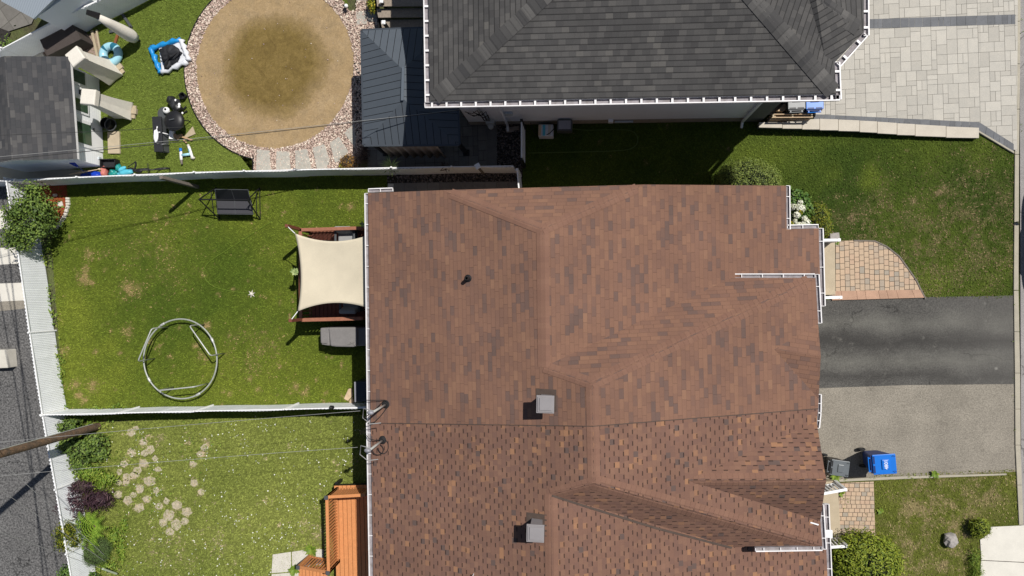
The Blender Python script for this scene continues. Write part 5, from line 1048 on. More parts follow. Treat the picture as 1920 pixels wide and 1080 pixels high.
LM = thing('garden_lamp', 'white ball lamp on a grey dish on the turf', 'lamp', P(310, 210)); g = MB(); g.lathe(P(308, 213), [(.23, .0), (.24, .03), (.16, .05)], 20); g.build('dish', 'dark_grey_plastic', LM); g = MB(); g.blob(P(312, 207, .16), (.24, .24, .2), 1, .0); g.beam(P(314, 209, .16), P(318.5, 210, .12), .05, .05); g.build('ball', 'white_bright', LM, smooth=True); g = MB(); g.lathe(P(310.5, 205, .24), [(.04, 0), (.04, .03)], 12); g.build('opening', 'black_plastic', LM)
g = MB(); g.blob(P(323, 219, .05), (.16, .14, .1), 7, .4); g.blob(P(321, 222, .05), (.12, .1, .1), 3, .4); solo(g, 'cloth', 'white_bright', 'crumpled white cloth beside the black kettle barbecue', 'cloth', smooth=True)
KB_ = thing('kettle_barbecue', 'round black kettle barbecue on the turf', 'barbecue', P(343, 234)); c = P(344, 234); g = MB(); g.lathe(c, [(.14, .26), (.26, .36), (.34, .50), (.35, .56)], 26, capt=False); g.build('bowl', 'black_plastic', KB_, smooth=True); g = MB(); g.lathe(c, [(.365, .56), (.36, .59), (.31, .645), (.18, .685), (.03, .70)], 26); g.build('lid', 'black_plastic', KB_, smooth=True)
for i in range(3): a = i*2.09+.4; g = MB(); g.beam(c+Vector((math.cos(a)*.2, math.sin(a)*.2, .4)), c+Vector((math.cos(a)*.3, math.sin(a)*.3, .0)), .025, .025); g.build('leg', 'black_metal', KB_)
g = MB(); g.beam(c+Vector((-.08, 0, .73)), c+Vector((.10, .03, .73)), .035, .035); g.build('handle', 'dark_grey_plastic', KB_)
g = MB(); c2 = P(330, 225); g.lathe(c2, [(.12, .0), (.14, .25), (.15, .3), (.11, .3), (.10, .06)], 18); solo(g, 'bucket', 'mesh_black', 'small black bucket touching the kettle barbecue', 'bucket')
g = MB(); g.prism(PL([(345, 256), (361, 237), (366, 251), (348, 259)], .05), .0); solo(g, 'board', 'wood_board', 'tan board lying flat below the kettle barbecue', 'board', bev=.006)
g = MB(); g.box(P(331, 256, .08), (.24, .14, .08), -.5); g.box(P(338, 255, .06), (.18, .1, .1), .2); g.beam(P(340, 256, .1), P(361, 263, .05), .06, .03); g.beam(P(344, 262, .09), P(350, 268, .05), .05, .03); solo(g, 'wood_scraps', 'cardboard', 'loose brown wood scraps between storage box and H frame', 'scrap wood', bev=.006)
FR = thing('walking_frame', 'white and blue H shaped frame lying on the turf', 'frame', P(350, 290))
for pts, mt, nm in (([(339, 284), (340, 300)], 'white_bright', 'side_tube'), ([(354, 275), (361, 296)], 'white_bright', 'side_tube'), ([(341, 291), (356, 289)], 'ring_blue', 'cross_tube'), ([(338.5, 278), (339, 285)], 'blue_plastic', 'sleeve'), ([(355, 279), (357, 285)], 'ring_blue', 'sleeve'), ([(340, 300), (341, 308)], 'wood_post', 'grip')):
    g = MB(); a, b_ = P(*pts[0], .1), P(*pts[1], .1); g.tube([a, b_], .05 if nm != 'grip' else .04, 10); g.build(nm, mt, FR, smooth=True)
g = MB(); g.blob(P(361.5, 296, .08), (.17, .1, .12), 1, .1); g.blob(P(353, 273, .1), (.1, .1, .1), 1, .1); g.build('foot', 'slab_pale', FR, smooth=True)
c = thing('flower_pot', 'small black pot at the turf edge by the gravel', 'pot', P(347, 182)); g = MB(); g.lathe(P(347, 182), [(.09, 0), (.125, .2), (.10, .2), (.08, .05)], 16); g.build('pot', 'black_plastic', c); g = MB(); g.tube(PL([(346, 178, .2), (343, 173, .25), (336, 176, .15), (331, 182, .03)]), .01, 5); g.build('cord', 'black_rubber', c)
g = MB(); g.blob(P(342, 189, .04), (.08, .06, .06), 1, .1); solo(g, 'ball', 'leaf_yellow', 'tiny yellow ball on the turf below the small black pot', 'ball', smooth=True)
# clutter along the fence
c = thing('crate', 'black plastic crate at the shed corner beside the fence', 'crate', P(206, 308)); g = MB(); q = P(206, 307, .15)
for dx, dy, sx_, sy_ in ((-.28, 0, .03, .3), (.28, 0, .03, .3), (0, -.14, .58, .03), (0, .14, .58, .03)): g.box(q+Vector((dx, dy, 0)), (sx_, sy_, .28), 0)
g.build('side', 'black_plastic', c); g = MB(); g.box(q-Vector((0, 0, .08)), (.54, .26, .12)); g.build('bottom', 'mesh_black', c)
g = MB(); g.blob(P(176, 328, .10), (.62, .26, .24), 2, .35, 2); g.blob(P(160, 330, .08), (.4, .2, .2), 5, .3, 2); solo(g, 'blue_sheet', 'royal_blue', 'bright blue plastic sheet behind the white fence', 'plastic sheet', smooth=True)
g = MB(); g.blob(P(196, 323, .14), (.22, .40, .28), 4, .5, 2.5); solo(g, 'towel', 'coral', 'coral pink towel heap by the fence', 'towel', smooth=True)
g = MB(); g.blob(P(213, 325, .12), (.36, .26, .24), 6, .6, 2.6); g.blob(P(222, 315, .2), (.2, .28, .18), 9, .5, 3); solo(g, 'float_toy', 'teal', 'green deflated float toy heaped by the fence', 'pool toy', smooth=True)
g = MB(); g.blob(P(237, 323, .16), (.52, .2, .2), 2, .25, 2, rz=.15); g.blob(P(229, 317, .2), (.34, .16, .16), 3, .2, 2, rz=.5); g.blob(P(228, 326, .12), (.4, .18, .14), 8, .2, 2, rz=-.2); solo(g, 'float_toy', 'cyan', 'light blue inflatable toy heaped by the fence', 'pool toy', smooth=True)
c = thing('shovel', 'dark blue shovel leaning between shed and fence', 'shovel', P(171, 331)); a, b_ = P(168, 330, .1), P(146, 312, 1.15); g = MB(); g.tube([a, b_], .018, 8); g.build('shaft', 'blue_dark', c); g = MB(); g.tube([b_, P(140, 306, 1.2), P(131, 306, 1.2), P(138, 309, 1.18), b_], .03, 8); g.build('grip', 'royal_blue', c)
g = MB(); g.tube(PL([(130, 327, .5), (188, 317, .8)]), .016, 6); g.blob(P(186, 317, .82), (.12, .06, .06), 1, .1); solo(g, 'broom_pole', 'wood_pale', 'thin wooden pole with white tip between shed and fence', 'pole')
# bicycle leaning on the fence
BK = thing('bicycle', 'small dark bicycle leaning along the white fence', 'bicycle', P(290, 322)); o0 = P(262, 322, 0); dx = (P(314, 320, 0)-o0).normalized(); ly = Vector((-dx.y, dx.x, 0)); tl = -.28
bp = lambda x, z, y=0.: o0+dx*x+Vector((0, 0, z))+ly*(y+z*tl+.10)
for x in (.24, 1.02):
    w_ = MB(); w_.tube([bp(x+math.cos(a)*.25, .27+math.sin(a)*.25) for a in [i*math.pi/14 for i in range(28)]], .024, 8, closed=True); wo = w_.build('wheel', 'black_rubber', BK, smooth=True)
    w_ = MB()
    for i in range(8): a = i*math.pi/4; w_.tube([bp(x, .27), bp(x+math.cos(a)*.23, .27+math.sin(a)*.23)], .005, 4)
    w_.build('spokes', 'galvanised', wo)
g = MB()
for a, b_ in (((.24, .27), (.56, .30)), ((.24, .27), (.46, .60)), ((.46, .60), (.56, .30)), ((.46, .58), (.86, .62)), ((.56, .30), (.86, .58)), ((.86, .66), (1.02, .27))): g.tube([bp(*a), bp(*b_)], .018, 6)
g.build('frame', 'mesh_grey', BK); g = MB(); g.tube([bp(.86, .66), bp(.84, .78), bp(.86, .82, .26)], .014, 6); g.tube([bp(.84, .78), bp(.86, .82, -.26)], .014, 6); g.build('handlebar', 'black_metal', BK); g = MB(); g.blob(bp(.43, .68), (.24, .13, .07), 1, .1, rz=math.atan2(dx.y, dx.x)); g.build('saddle', 'black_plastic', BK, smooth=True)
SC2 = thing('scooter', 'dark kick scooter lying by the light blue toy', 'scooter', P(250, 315)); g = MB(); g.beam(P(243, 316, .1), P(262, 321, .1), .1, .03); g.build('deck', 'mesh_grey', SC2); g = MB(); g.tube(PL([(240, 313, .1), (252, 305, .6), (254, 304, .66)]), .016, 6); g.tube(PL([(254, 303, .66), (255, 309, .6), (253, 316, .5)]), .03, 8); g.build('handlebar', 'mesh_black', SC2)
for u, v in ((243, 316), (262, 321)): g = MB(); c = P(u, v, .07); g.tube([c+Vector((math.cos(a)*.06, 0, math.sin(a)*.06)) for a in [i*.52 for i in range(12)]], .018, 6, closed=True); g.build('wheel', 'black_rubber', SC2)
# utility pole, wires and guys
UP = thing('utility_pole', 'weathered wooden utility pole rising over the alley fence', 'utility pole', P(186, 797)); c = P(184, 799); g = MB(); prof = [(.105, -.3), (.135, 0.), (.13, 3), (.12, 6), (.11, 9.5)]; g.lathe(c, prof, 18); g.build('shaft', 'pole_wood', UP, smooth=True)
g = MB(); g.beam(c+Vector((-.2, -1.1, 8.9)), c+Vector((-.2, 1.1, 8.9)), .1, .12); g.build('crossarm', 'wood_post', UP)
g = MB(); g.tube([c+Vector((.02, .14, z)) for z in (.3, 3, 6, 8.)], .012, 6); g.build('ground_wire', 'galvanised', UP)
def wire(a, b_, sag, r, mat, label, name='wire'):
    n = 24; g = MB(); g.tube([a.lerp(b_, i/n)-Vector((0, 0, sag*4*(i/n)*(1-i/n))) for i in range(n+1)], r, 6); return solo(g, name, mat, label, 'wire', smooth=True)
far_ = P(-330, 862, 6.2)
wire(far_, T1+Vector((-.45, -.02, -.3)), .35, .0055, 'wire_pale', 'pale service wire from the alley to the mast beside the fence end', 'service_wire')
wire(P(-330, 925, 6.2), T2+Vector((-.45, 0, -.3)), .35, .0055, 'wire_pale', 'pale service wire from the alley to the mast on the spotted roof', 'service_wire')
bw = onwall(862, 199, .12); wire(P(-330, 330, 6.4), bw, .30, .011, 'wire_dark', 'thick dark service bundle crossing the shed to the white house', 'service_wire'); wire(P(-330, 322, 6.45), bw+Vector((0, 0, .05)), .31, .006, 'wire_pale', 'pale bare conductor twisted along the dark service bundle', 'service_wire')
wire(P(-330, 262, 6.2), P(345, 238, 5.2), .2, .006, 'wire_dark', 'thin dark phone wire crossing the shed roof', 'phone_wire')
for (a, b_, lb) in (((0, 863), (206, 1050), 'upper'), ((0, 918), (205, 1058), 'middle'), ((0, 998), (222, 1077), 'lower')):
    e_ = P(*b_, .1); s_ = P(a[0], a[1], 5.0); d = (s_-e_); wire(e_, e_+d*1.7, 0, .007, 'wire_pale', {'upper': 'steepest guy wire slanting over the alley fence to the plants', 'middle': 'second guy wire slanting just below the steepest one', 'lower': 'flattest guy wire with a pale guard in the corner plants'}[lb], 'guy_wire')
g = MB(); e_ = P(222, 1077, .1); d = P(0, 998, 5.0)-e_; g.tube([e_+d*.02, e_+d*.16], .035, 8); solo(g, 'guy_guard', 'yellow_guard', 'pale plastic guard sleeve on the flattest guy wire', 'wire guard')
g = MB(); g.prism(PL([(-40, 656), (12, 656), (15, 690), (-40, 692)], .42), .0); solo(g, 'concrete_block', 'slab_pale', 'pale concrete block at the edge of the alley', 'concrete block', bev=.025)

# ---------------------------------------------------------------- front: bins, steps, wall, rock, car
def bin_(u, v, rz, label, body, lid, sc=1., number=None, z0=0.):
    """wheeled bin; local +x is away from the hinge"""
    lidc = P(u, v, 1.08*sc+z0); c = Vector((lidc.x, lidc.y, z0)); t_ = thing('wheeled_bin', label, 'wheeled bin', c); R = Matrix.Rotation(rz, 3, 'Z'); L = lambda x, y, z: c+R @ Vector((x*sc, y*sc, z*sc)); g = MB(); pr = [(.22, .20, .06), (.25, .225, .25), (.345, .28, .98), (.36, .29, 1.02)]
    ring = [[L(sx_*a, sy_*b_, z) for sx_, sy_ in ((-1, -1), (1, -1), (1, 1), (-1, 1))] for a, b_, z in pr]
    for p, q in zip(ring, ring[1:]):
        for i in range(4): g.face([p[i], p[(i+1) % 4], q[(i+1) % 4], q[i]])
    g.face(list(reversed(ring[0]))); g.face(ring[-1]); g.build('body', body, t_, bev=.03*sc)
    g = MB(); zl = 1.025; a_, b_ = [L(x, y, zl) for x, y in ((-.30, -.31), (.385, -.31), (.395, -.27), (.395, .27), (.385, .31), (-.30, .31))], 0
    g.prism([p+Vector((0, 0, .045*sc)) for p in a_], a_[0].z, bottom=True); lo = g.build('lid', lid, t_, bev=.018*sc)
    g = MB(); g.prism([L(x, y, zl+.085) for x, y in ((-.05, -.16), (.19, -.16), (.21, 0), (.19, .16), (-.05, .16))], L(0, 0, zl+.04).z); g.build('lid_panel', lid, lo, bev=.03*sc)
    for y0, y1 in ((-.26, -.03), (.03, .26)): g = MB(); g.prism([L(x, y, zl+.0485) for x, y in ((-.285, y0), (-.235, y0), (-.235, y1), (-.285, y1))], L(0, 0, zl).z); g.build('hinge_slot', 'black_plastic' if lid != 'blue_plastic' else 'blue_dark', lo)
    for s in (-1, 1):
        for k in (0, .05): g = MB(); g.beam(L(.27+k, s*(.22), zl+.05), L(.33+k, s*(.27-k*.6), zl+.05), .012, .012); g.build('lid_notch', 'blue_dark' if lid == 'blue_plastic' else 'black_plastic', lo)
    g = MB(); g.tube([L(-.40, -.24, 1.0), L(-.40, .24, 1.0)], .018*sc, 8); g.beam(L(-.33, -.2, 1.0), L(-.40, -.2, 1.0), .03, .03); g.beam(L(-.33, .2, 1.0), L(-.40, .2, 1.0), .03, .03); g.build('handle', lid, t_)
    for s in (-1, 1):
        g = MB(); wc = L(-.26, s*.27, .125); yv = (R @ Vector((0, 1, 0))); xv = R @ Vector((1, 0, 0)); 
        for r0, r1 in ((.125, .07),): g.tube([wc+xv*(math.cos(a)*.085*sc)+Vector((0, 0, math.sin(a)*.085*sc)) for a in [i*math.pi/10 for i in range(20)]], .038*sc, 8, closed=True)
        wo = g.build('wheel', 'black_rubber', t_, smooth=True); g = MB(); g.tube([wc-yv*.02, wc+yv*.02], .06*sc, 14); g.build('hub', 'dark_grey_plastic', wo)
    if number:
        cu = bpy.data.curves.new('number', 'FONT'); cu.body = number; cu.size = .15*sc; cu.extrude = .002; cu.align_x = 'CENTER'; cu.align_y = 'CENTER'; tmp = bpy.data.objects.new('number_curve', cu); C.objects.link(tmp); me = bpy.data.meshes.new_from_object(tmp.evaluated_get(bpy.context.evaluated_depsgraph_get())); bpy.data.objects.remove(tmp); me.materials.clear(); me.materials.append(MATS['white_bright']); o = bpy.data.objects.new('number', me); C.objects.link(o); o.parent = lo; o.location = L(.08, 0, zl+.089)-OFF[lo.name]; o.rotation_euler = (0, 0, rz+math.pi/2); OFF[o.name] = Vector()
    return t_
bin_(1656, 871, math.radians(5), 'blue wheeled bin with white number on its lid in the driveway', 'blue_dark', 'blue_plastic', 1.0, '4801')
bin_(1573, 878, math.radians(-7), 'grey wheeled bin against the house at the driveway edge', 'black_plastic', 'lid_grey', .80)
bin_(1494, 189, math.radians(91), 'grey wheeled bin under the charcoal roof corner by the pallet', 'dark_grey_plastic', 'grey_plastic', .86, z0=.05)
bin_(1528, 189, math.radians(91), 'blue wheeled bin under the charcoal roof corner', 'blue_dark', 'blue_plastic', .86, z0=.05)
PT = thing('pallet', 'wooden pallet standing on edge in front of the two bins', 'pallet', P(1485, 213)); 
for v, mt in ((214.5, 'wood_pale'), (220.5, 'wood_pale')):
    a, b_ = P(1447, v, .72), P(1524, v-.5, .72)
    for z in (.14, .42, .70): g = MB(); g.beam(Vector((a.x, a.y, z)), Vector((b_.x, b_.y, z)), .025, .10); g.build('board', mt, PT, bev=.004)
a, b_ = P(1448, 217.5, .70), P(1523, 217, .70)
for f in (.02, .5, .98): q = a.lerp(b_, f); g = MB(); g.box((q.x, q.y, .40), (.05, .085, .70)); g.build('stringer', 'wood_board', PT)
g = MB(); g.prism(PL([(1456, 208), (1473, 192), (1476, 203), (1468, 209)], .62), .5, bottom=True); g.box(P(1466, 205, .3), (.1, .1, .5)); solo(g, 'board', 'wood_pale', 'pale wood offcut behind the pallet under the roof corner', 'board', bev=.006)
# stepped coping wall along the side lawn
WL = thing('garden_wall', 'low garden wall with pale slab coping between forecourt and lawn', 'garden wall', P(1630, 245)); cop = [(1423, 229, 239), (1467, 229, 241), (1504, 224, 242.5), (1537, 222.5, 244), (1572, 224, 245.5), (1612, 226, 247.5), (1645, 228, 250), (1682, 231, 253), (1716, 233, 255), (1774, 237, 258), (1836, 240, 260)]
for i, (p, q) in enumerate(zip(cop, cop[1:])):
    z = .42-.025*i; g = MB(); f = .3; g.prism(PL([(p[0]+f, p[1]), (q[0]-f, p[1]+(q[1]-p[1])*.8), (q[0]-f, q[2]-1.2), (p[0]+f, p[2])], z), z-.07, bottom=True); g.build('coping', 'slab_cap', WL, bev=.008)
g = MB(); g.prism(PL([(1424, 229), (1834, 241), (1834, 257.5), (1504, 240.5), (1424, 237.5)], .10), -.02); g.build('base', 'dark_brick', WL)
for i, (p, q) in enumerate(zip(cop, cop[1:])):
    z = .42-.025*i; g = MB(); g.prism(PL([(p[0]+1, p[1]+1), (q[0]-1, q[1]+1), (q[0]-1, q[2]-2.5), (p[0]+1, p[2]-2.5)], z-.075), .0); g.build('course', 'dark_brick', WL)
# front landings with white rails
def landing(label, poly, z, rails):
    t_ = thing('front_landing', label, 'landing', P(*poly[0])); g = MB(); g.prism(PL(poly, z), -.02); g.build('slab', 'landing', t_, bev=.02)
    for a, b_, z1, nb in rails: railing(t_, P(*a, z1), P(*b_, z1), z, z1, 'white_bright', nb, .085)
landing('tan concrete landing with two white rails at the curved paver walk', [(1490, 453), (1566, 452), (1567, 553), (1490, 555)], .32, [((1505, 451), (1573, 450), 1.18, 10), ((1505, 559), (1576, 557.5), 1.18, 10)])
landing('tan concrete landing with two white rails beside the round cedar', [(1500, 906), (1571, 902), (1577, 1012), (1500, 1018)], .30, [((1510, 932), (1585, 918), 1.12, 10), ((1510, 1029), (1587, 1024), 1.12, 10)])
g = MB(); g.box(P(1563, 444, .12), (.30, .24, .24), .1); solo(g, 'splash_block', 'rock_grey', 'small grey block in front of the gold juniper', 'block', bev=.02)
g = MB(); g.blob(P(1783, 1013, .12), (.42, .46, .34), 12, .45, 1.3, 12, 7, .3); solo(g, 'boulder', 'rock_grey', 'grey boulder lying on the dry front lawn', 'boulder')
# parked car at the road edge
CA = thing('car', 'dark navy car parked on the road at the kerb', 'car', P(1960, 432)); x0 = P(1911, 430, .0).x+.44; ys, ye = P(1911, 536, .6).y, P(1911, 327, .6).y; cy = (ys+ye)/2; Ln = ye-ys+.25; Wd = 1.8; cx = x0+Wd/2
M('car_paint', (.006, .009, .02), .22, .1, spec=.6); M('car_glass', (.006, .008, .01), .05, .1, spec=.7); M('rim_silver', (.4, .4, .42), .3, .1, metal=.8); M('lamp_glass', (.6, .6, .6), .1, .1)
def car_loft(name, secs, mat, smooth=True):
    g = MB(); rows = []
    for z, hl, hw, e, oy in secs:
        k = len(g.v); n = 40
        for i in range(n):
            a = 2*math.pi*i/n; ca, sa = math.cos(a), math.sin(a); g.v.append(Vector((cx+math.copysign(abs(ca)**e, ca)*hw, cy+oy+math.copysign(abs(sa)**e, sa)*hl, z)))
        rows.append(k)
    for a, b_ in zip(rows, rows[1:]):
        for i in range(40): g.f.append([a+i, a+(i+1) % 40, b_+(i+1) % 40, b_+i]); g.mi.append(0); g.uv.append(None)
    g.f.append([rows[-1]+i for i in range(40)]); g.mi.append(0); g.uv.append(None); return g.build(name, mat, CA, smooth=smooth)
car_loft('body', [(.22, Ln*.47, Wd*.46, .35, 0), (.45, Ln*.5, Wd*.495, .35, 0), (.7, Ln*.5, Wd*.5, .36, 0), (.88, Ln*.48, Wd*.48, .38, 0), (.93, Ln*.46, Wd*.45, .4, 0)], 'car_paint')
car_loft('cabin', [(.92, Ln*.31, Wd*.455, .4, -.15), (1.2, Ln*.26, Wd*.42, .42, -.18), (1.36, Ln*.215, Wd*.385, .45, -.2)], 'car_glass'); car_loft('roof', [(1.355, Ln*.22, Wd*.39, .45, -.2), (1.42, Ln*.20, Wd*.36, .5, -.2), (1.45, Ln*.15, Wd*.3, .6, -.2)], 'car_paint')
for sx_ in (-1, 1):
    for sy_ in (-1, 1):
        g = MB(); c = Vector((cx+sx_*(Wd/2-.12), cy+sy_*Ln*.31, .31)); g.tube([c+Vector((0, math.cos(a)*.24, math.sin(a)*.24)) for a in [i*math.pi/12 for i in range(24)]], .075, 10, closed=True); wo = g.build('wheel', 'black_rubber', CA, smooth=True); g = MB(); g.tube([c-Vector((.08, 0, 0)), c+Vector((.08, 0, 0))], .19, 18); g.build('rim', 'rim_silver', wo)
    g = MB(); g.blob((cx+sx_*(Wd/2+.07), cy+Ln*.17, .98), (.2, .12, .13), 1, .05); g.build('wing_mirror', 'car_paint', CA, smooth=True); g = MB(); g.box((cx+sx_*.6, cy+Ln*.47, .66), (.34, .16, .12)); g.build('headlight', 'lamp_glass', CA, bev=.03); g = MB(); g.box((cx+sx_*.62, cy-Ln*.47, .70), (.3, .14, .12)); g.build('tail_light', 'coral', CA, bev=.03)

# overhead lines along the alley, just outside the picture: they cast the dark lines on the asphalt
for (a, b_, z, r, lb) in (((4, 600), (43, 825), 7.6, .02, 'nearest the alley edge'), ((27, 600), (62, 930), 7.9, .024, 'in the middle of the alley lines'), ((29, 640), (58, 800), 8.2, .018, 'nearest the fence')):
    p, q = P(*a), P(*b_); d = (q-p); up = SV*(z/SV.z); wire(p-d*1.6+up, q+d*2.2+up, .15, r, 'wire_dark', 'overhead alley line whose shadow falls '+lb, 'power_line')
c = thing('garden_lamp', 'small white ball lamp at the turf corner by the gravel', 'lamp', P(649, 16)); g = MB(); g.lathe(P(650, 15), [(.05, 0), (.05, .22)], 10); g.build('stake', 'black_plastic', c); g = MB(); g.blob(P(649, 11, .28), (.14, .14, .14), 1, 0.); g.build('globe', 'white_bright', c, smooth=True)
g = MB(); g.blob(P(622, 764, 1.28), (.16, .14, .2), 3, .3); solo(g, 'fence_ornament', 'black_plastic', 'small black lump on top of the lawn dividing fence', 'ornament', smooth=True)
# ---------------------------------------------------------------- plants
def bush(name, label, cat, base, crowns, leaf, ln, wd, n, core=True, trunk=None, fold=.25, lump=.28, fr=2.2, shell=.4, gap=0., inner='inner_twigs'):
    """crowns: list of (u, v, z centre, (rx, ry, rz)); leaves in volume, dark twigs inside"""
    c0 = P(*base); t_ = thing(name, label, cat, c0); VV, FF, off = [], [], 0
    for i, (u, v, z, r) in enumerate(crowns):
        c = P(u, v, z); k = max(60, int(n*(r[0]*r[1])/sum(q[3][0]*q[3][1] for q in crowns)))
        p, nr = crown_pts(c, r, k, lump, fr, seed=i*3.1+len(label)*.37, shell=shell, zmin=.02, gap=gap); nr[:, 2] += .35
        V, Fc = leaves_mesh(p, nr, ln, wd, fold); VV.append(V); FF.append(Fc+off); off += len(V)
    np_mesh('foliage', np.concatenate(VV), np.concatenate(FF), leaf, t_)
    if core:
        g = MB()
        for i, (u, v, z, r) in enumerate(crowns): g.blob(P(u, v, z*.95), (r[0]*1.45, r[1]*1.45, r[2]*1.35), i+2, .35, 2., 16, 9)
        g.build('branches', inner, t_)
    g = MB()
    for (u, v, z, r) in (crowns if trunk == 'multi' else crowns[:1]): q = P(u, v, z); g.tube([c0, c0.lerp(Vector((q.x, q.y, z*.5)), .6), Vector((q.x, q.y, z))], .03, 6, rr=[.05, .035, .015])
    g.build('stem', 'bark', t_); return t_
bush('shrub', 'tall leafy shrub spilling over the alley fence corner', 'shrub', (92, 405), [(58, 378, 1.45, (.62, .5, .5)), (78, 395, 1.2, (.5, .55, .55)), (40, 395, 1.5, (.5, .5, .45)), (30, 435, 1.4, (.5, .45, .4)), (62, 432, 1.3, (.55, .5, .5)), (22, 455, 1.3, (.42, .3, .35)), (60, 355, 1.3, (.5, .3, .4)), (88, 420, .9, (.35, .45, .5)), (45, 462, 1.2, (.3, .22, .3)), (20, 405, 1.4, (.35, .35, .3))], 'leaf_lilac', .095, .06, 8500, core=False, trunk='multi', lump=.6, fr=2.6, shell=.9, gap=.80)
bush('shrub', 'clipped round cedar partly behind the brown roof edge', 'shrub', (1400, 345), [(1403, 342, .62, (1.03, .80, .62)), (1376, 338, .5, (.55, .6, .5)), (1435, 346, .5, (.5, .6, .5))], 'leaf_cedar', .075, .022, 10000, lump=.14, fr=3.5, shell=.25)
bush('shrub', 'large round bright green cedar beside the white railing', 'shrub', (1615, 1042), [(1620, 1052, .85, (1.08, .95, .85)), (1592, 1046, .75, (.6, .65, .7)), (1650, 1050, .7, (.6, .75, .65)), (1618, 1028, .8, (.7, .5, .6))], 'leaf_round', .10, .035, 12000, lump=.22, fr=4., shell=.35)
bush('shrub', 'gold green juniper at the front corner beside the hydrangea', 'shrub', (1532, 414), [(1531, 408, .5, (.40, .50, .5)), (1540, 425, .5, (.30, .42, .45)), (1524, 396, .45, (.30, .25, .35))], 'leaf_gold', .07, .022, 3600, lump=.25, fr=4., shell=.3)
HY = bush('hydrangea', 'white flowering hydrangea bush at the front gutter corner', 'flowering shrub', (1494, 398), [(1494, 392, .55, (.45, .55, .4)), (1492, 372, .45, (.4, .35, .35)), (1500, 412, .5, (.45, .4, .4)), (1512, 398, .5, (.35, .35, .35))], 'leaf_hyd', .12, .075, 1500, lump=.3, shell=.5)
for u, v, r in ((1487, 387.5, .085), (1497, 388.5, .09), (1504, 390, .095), (1494, 403, .105), (1508, 409.5, .075), (1501, 398, .05), (1513, 417, .11), (1506, 421, .09), (1497, 422, .08), (1490, 415, .06), (1501, 379.5, .06), (1485, 420, .05)):
    n = 170; c = P(u, v, 1.0); d = RNG.normal(size=(n, 3)); d /= np.linalg.norm(d, axis=1, keepdims=True); d = d[d[:, 2] > -.5]; V, Fc = leaves_mesh(np.array(c)+d*r*(.85+.2*RNG.random((len(d), 1)))*[1, 1, .8], d+RNG.normal(size=d.shape)*.25, .055, .05, .1); np_mesh('flower_head', V, Fc, 'petal' if r > .055 else 'leaf_yellow', HY)
bush('shrub', 'small golden shrub at the corner of the pale front path', 'shrub', (1838, 990), [(1838, 990, .28, (.30, .32, .28))], 'leaf_round', .09, .02, 1300, lump=.3, fr=3., shell=.5)
bush('grass_tuft', 'green grass tuft along the pale front path', 'grass tuft', (1828, 1055), [(1828, 1052, .14, (.2, .5, .16)), (1832, 1075, .12, (.2, .3, .14))], 'leaf_weed', .13, .012, 900, core=False, shell=.9)
bush('shrub', 'green bush at the foot of the utility pole', 'shrub', (150, 838), [(150, 842, .4, (.62, .38, .4)), (128, 832, .45, (.42, .35, .4)), (176, 828, .3, (.5, .3, .32)), (150, 866, .3, (.4, .38, .3)), (185, 850, .2, (.35, .3, .2)), (128, 800, .5, (.35, .25, .4)), (140, 788, .4, (.3, .14, .3))], 'leaf_lilac', .10, .065, 4200, lump=.4, shell=.6, gap=.3)
bush('shrub', 'spiky dark purple shrub against the alley fence', 'shrub', (132, 940), [(130, 940, .5, (.40, .45, .42)), (138, 962, .4, (.3, .5, .35)), (122, 952, .5, (.3, .2, .3))], 'leaf_purple', .22, .03, 1100, lump=.7, fr=3., shell=.95, core=False)
bush('shrub', 'purple leaved shrub beside the pale stepping slabs', 'shrub', (188, 936), [(186, 936, .45, (.58, .33, .4)), (170, 940, .4, (.35, .35, .35))], 'leaf_purple', .20, .026, 1500, lump=.5, fr=3., shell=.9, core=False)
bush('shrub', 'purple leaved shrub nearest the green pole bush', 'shrub', (155, 912), [(153, 912, .4, (.45, .25, .35))], 'leaf_purple', .12, .03, 700, lump=.4, fr=3., shell=.7, inner='soil')
bush('shrub', 'dark purple undergrowth between the fern and the yellow bush', 'shrub', (150, 1000), [(152, 992, .2, (.3, .55, .25)), (160, 1018, .18, (.35, .25, .2))], 'leaf_purple', .12, .03, 800, lump=.4, fr=3., shell=.8, inner='soil')
bush('shrub', 'yellow green bush hanging over the alley fence', 'shrub', (135, 1000), [(122, 998, 1.0, (.38, .42, .4)), (132, 1018, .8, (.35, .3, .4)), (118, 1018, 1.0, (.25, .25, .3))], 'leaf_gold', .08, .03, 1700, lump=.35, shell=.5)
bush('shrub', 'low green bush in the lower corner by the alley fence', 'shrub', (140, 1078), [(135, 1076, .4, (.5, .35, .35)), (165, 1085, .3, (.4, .3, .3))], 'leaf_hyd', .09, .05, 1500, lump=.4, shell=.6)
bush('shrub', 'feathery grey green mound below the fern', 'shrub', (178, 1042), [(176, 1040, .30, (.60, .42, .34)), (190, 1026, .25, (.42, .36, .28)), (160, 1050, .25, (.36, .32, .26))], 'leaf_fine', .07, .008, 9000, lump=.2, shell=.35)
bush('shrub', 'leafy weeds around the feathery mound', 'weeds', (215, 1010), [(212, 1008, .12, (.22, .4, .14)), (200, 1062, .15, (.45, .22, .16)), (228, 1030, .1, (.2, .5, .12)), (196, 1045, .12, (.2, .2, .12)), (232, 985, .1, (.16, .3, .1))], 'leaf_weed', .08, .05, 1500, core=False, lump=.5, shell=.9)
bush('shrub', 'mixed green and yellow plants above the purple shrubs', 'shrub', (175, 893), [(165, 888, .25, (.7, .35, .25)), (195, 898, .2, (.45, .3, .2)), (180, 912, .15, (.4, .2, .15))], 'leaf_weed', .085, .05, 2200, lump=.5, shell=.9, core=False)
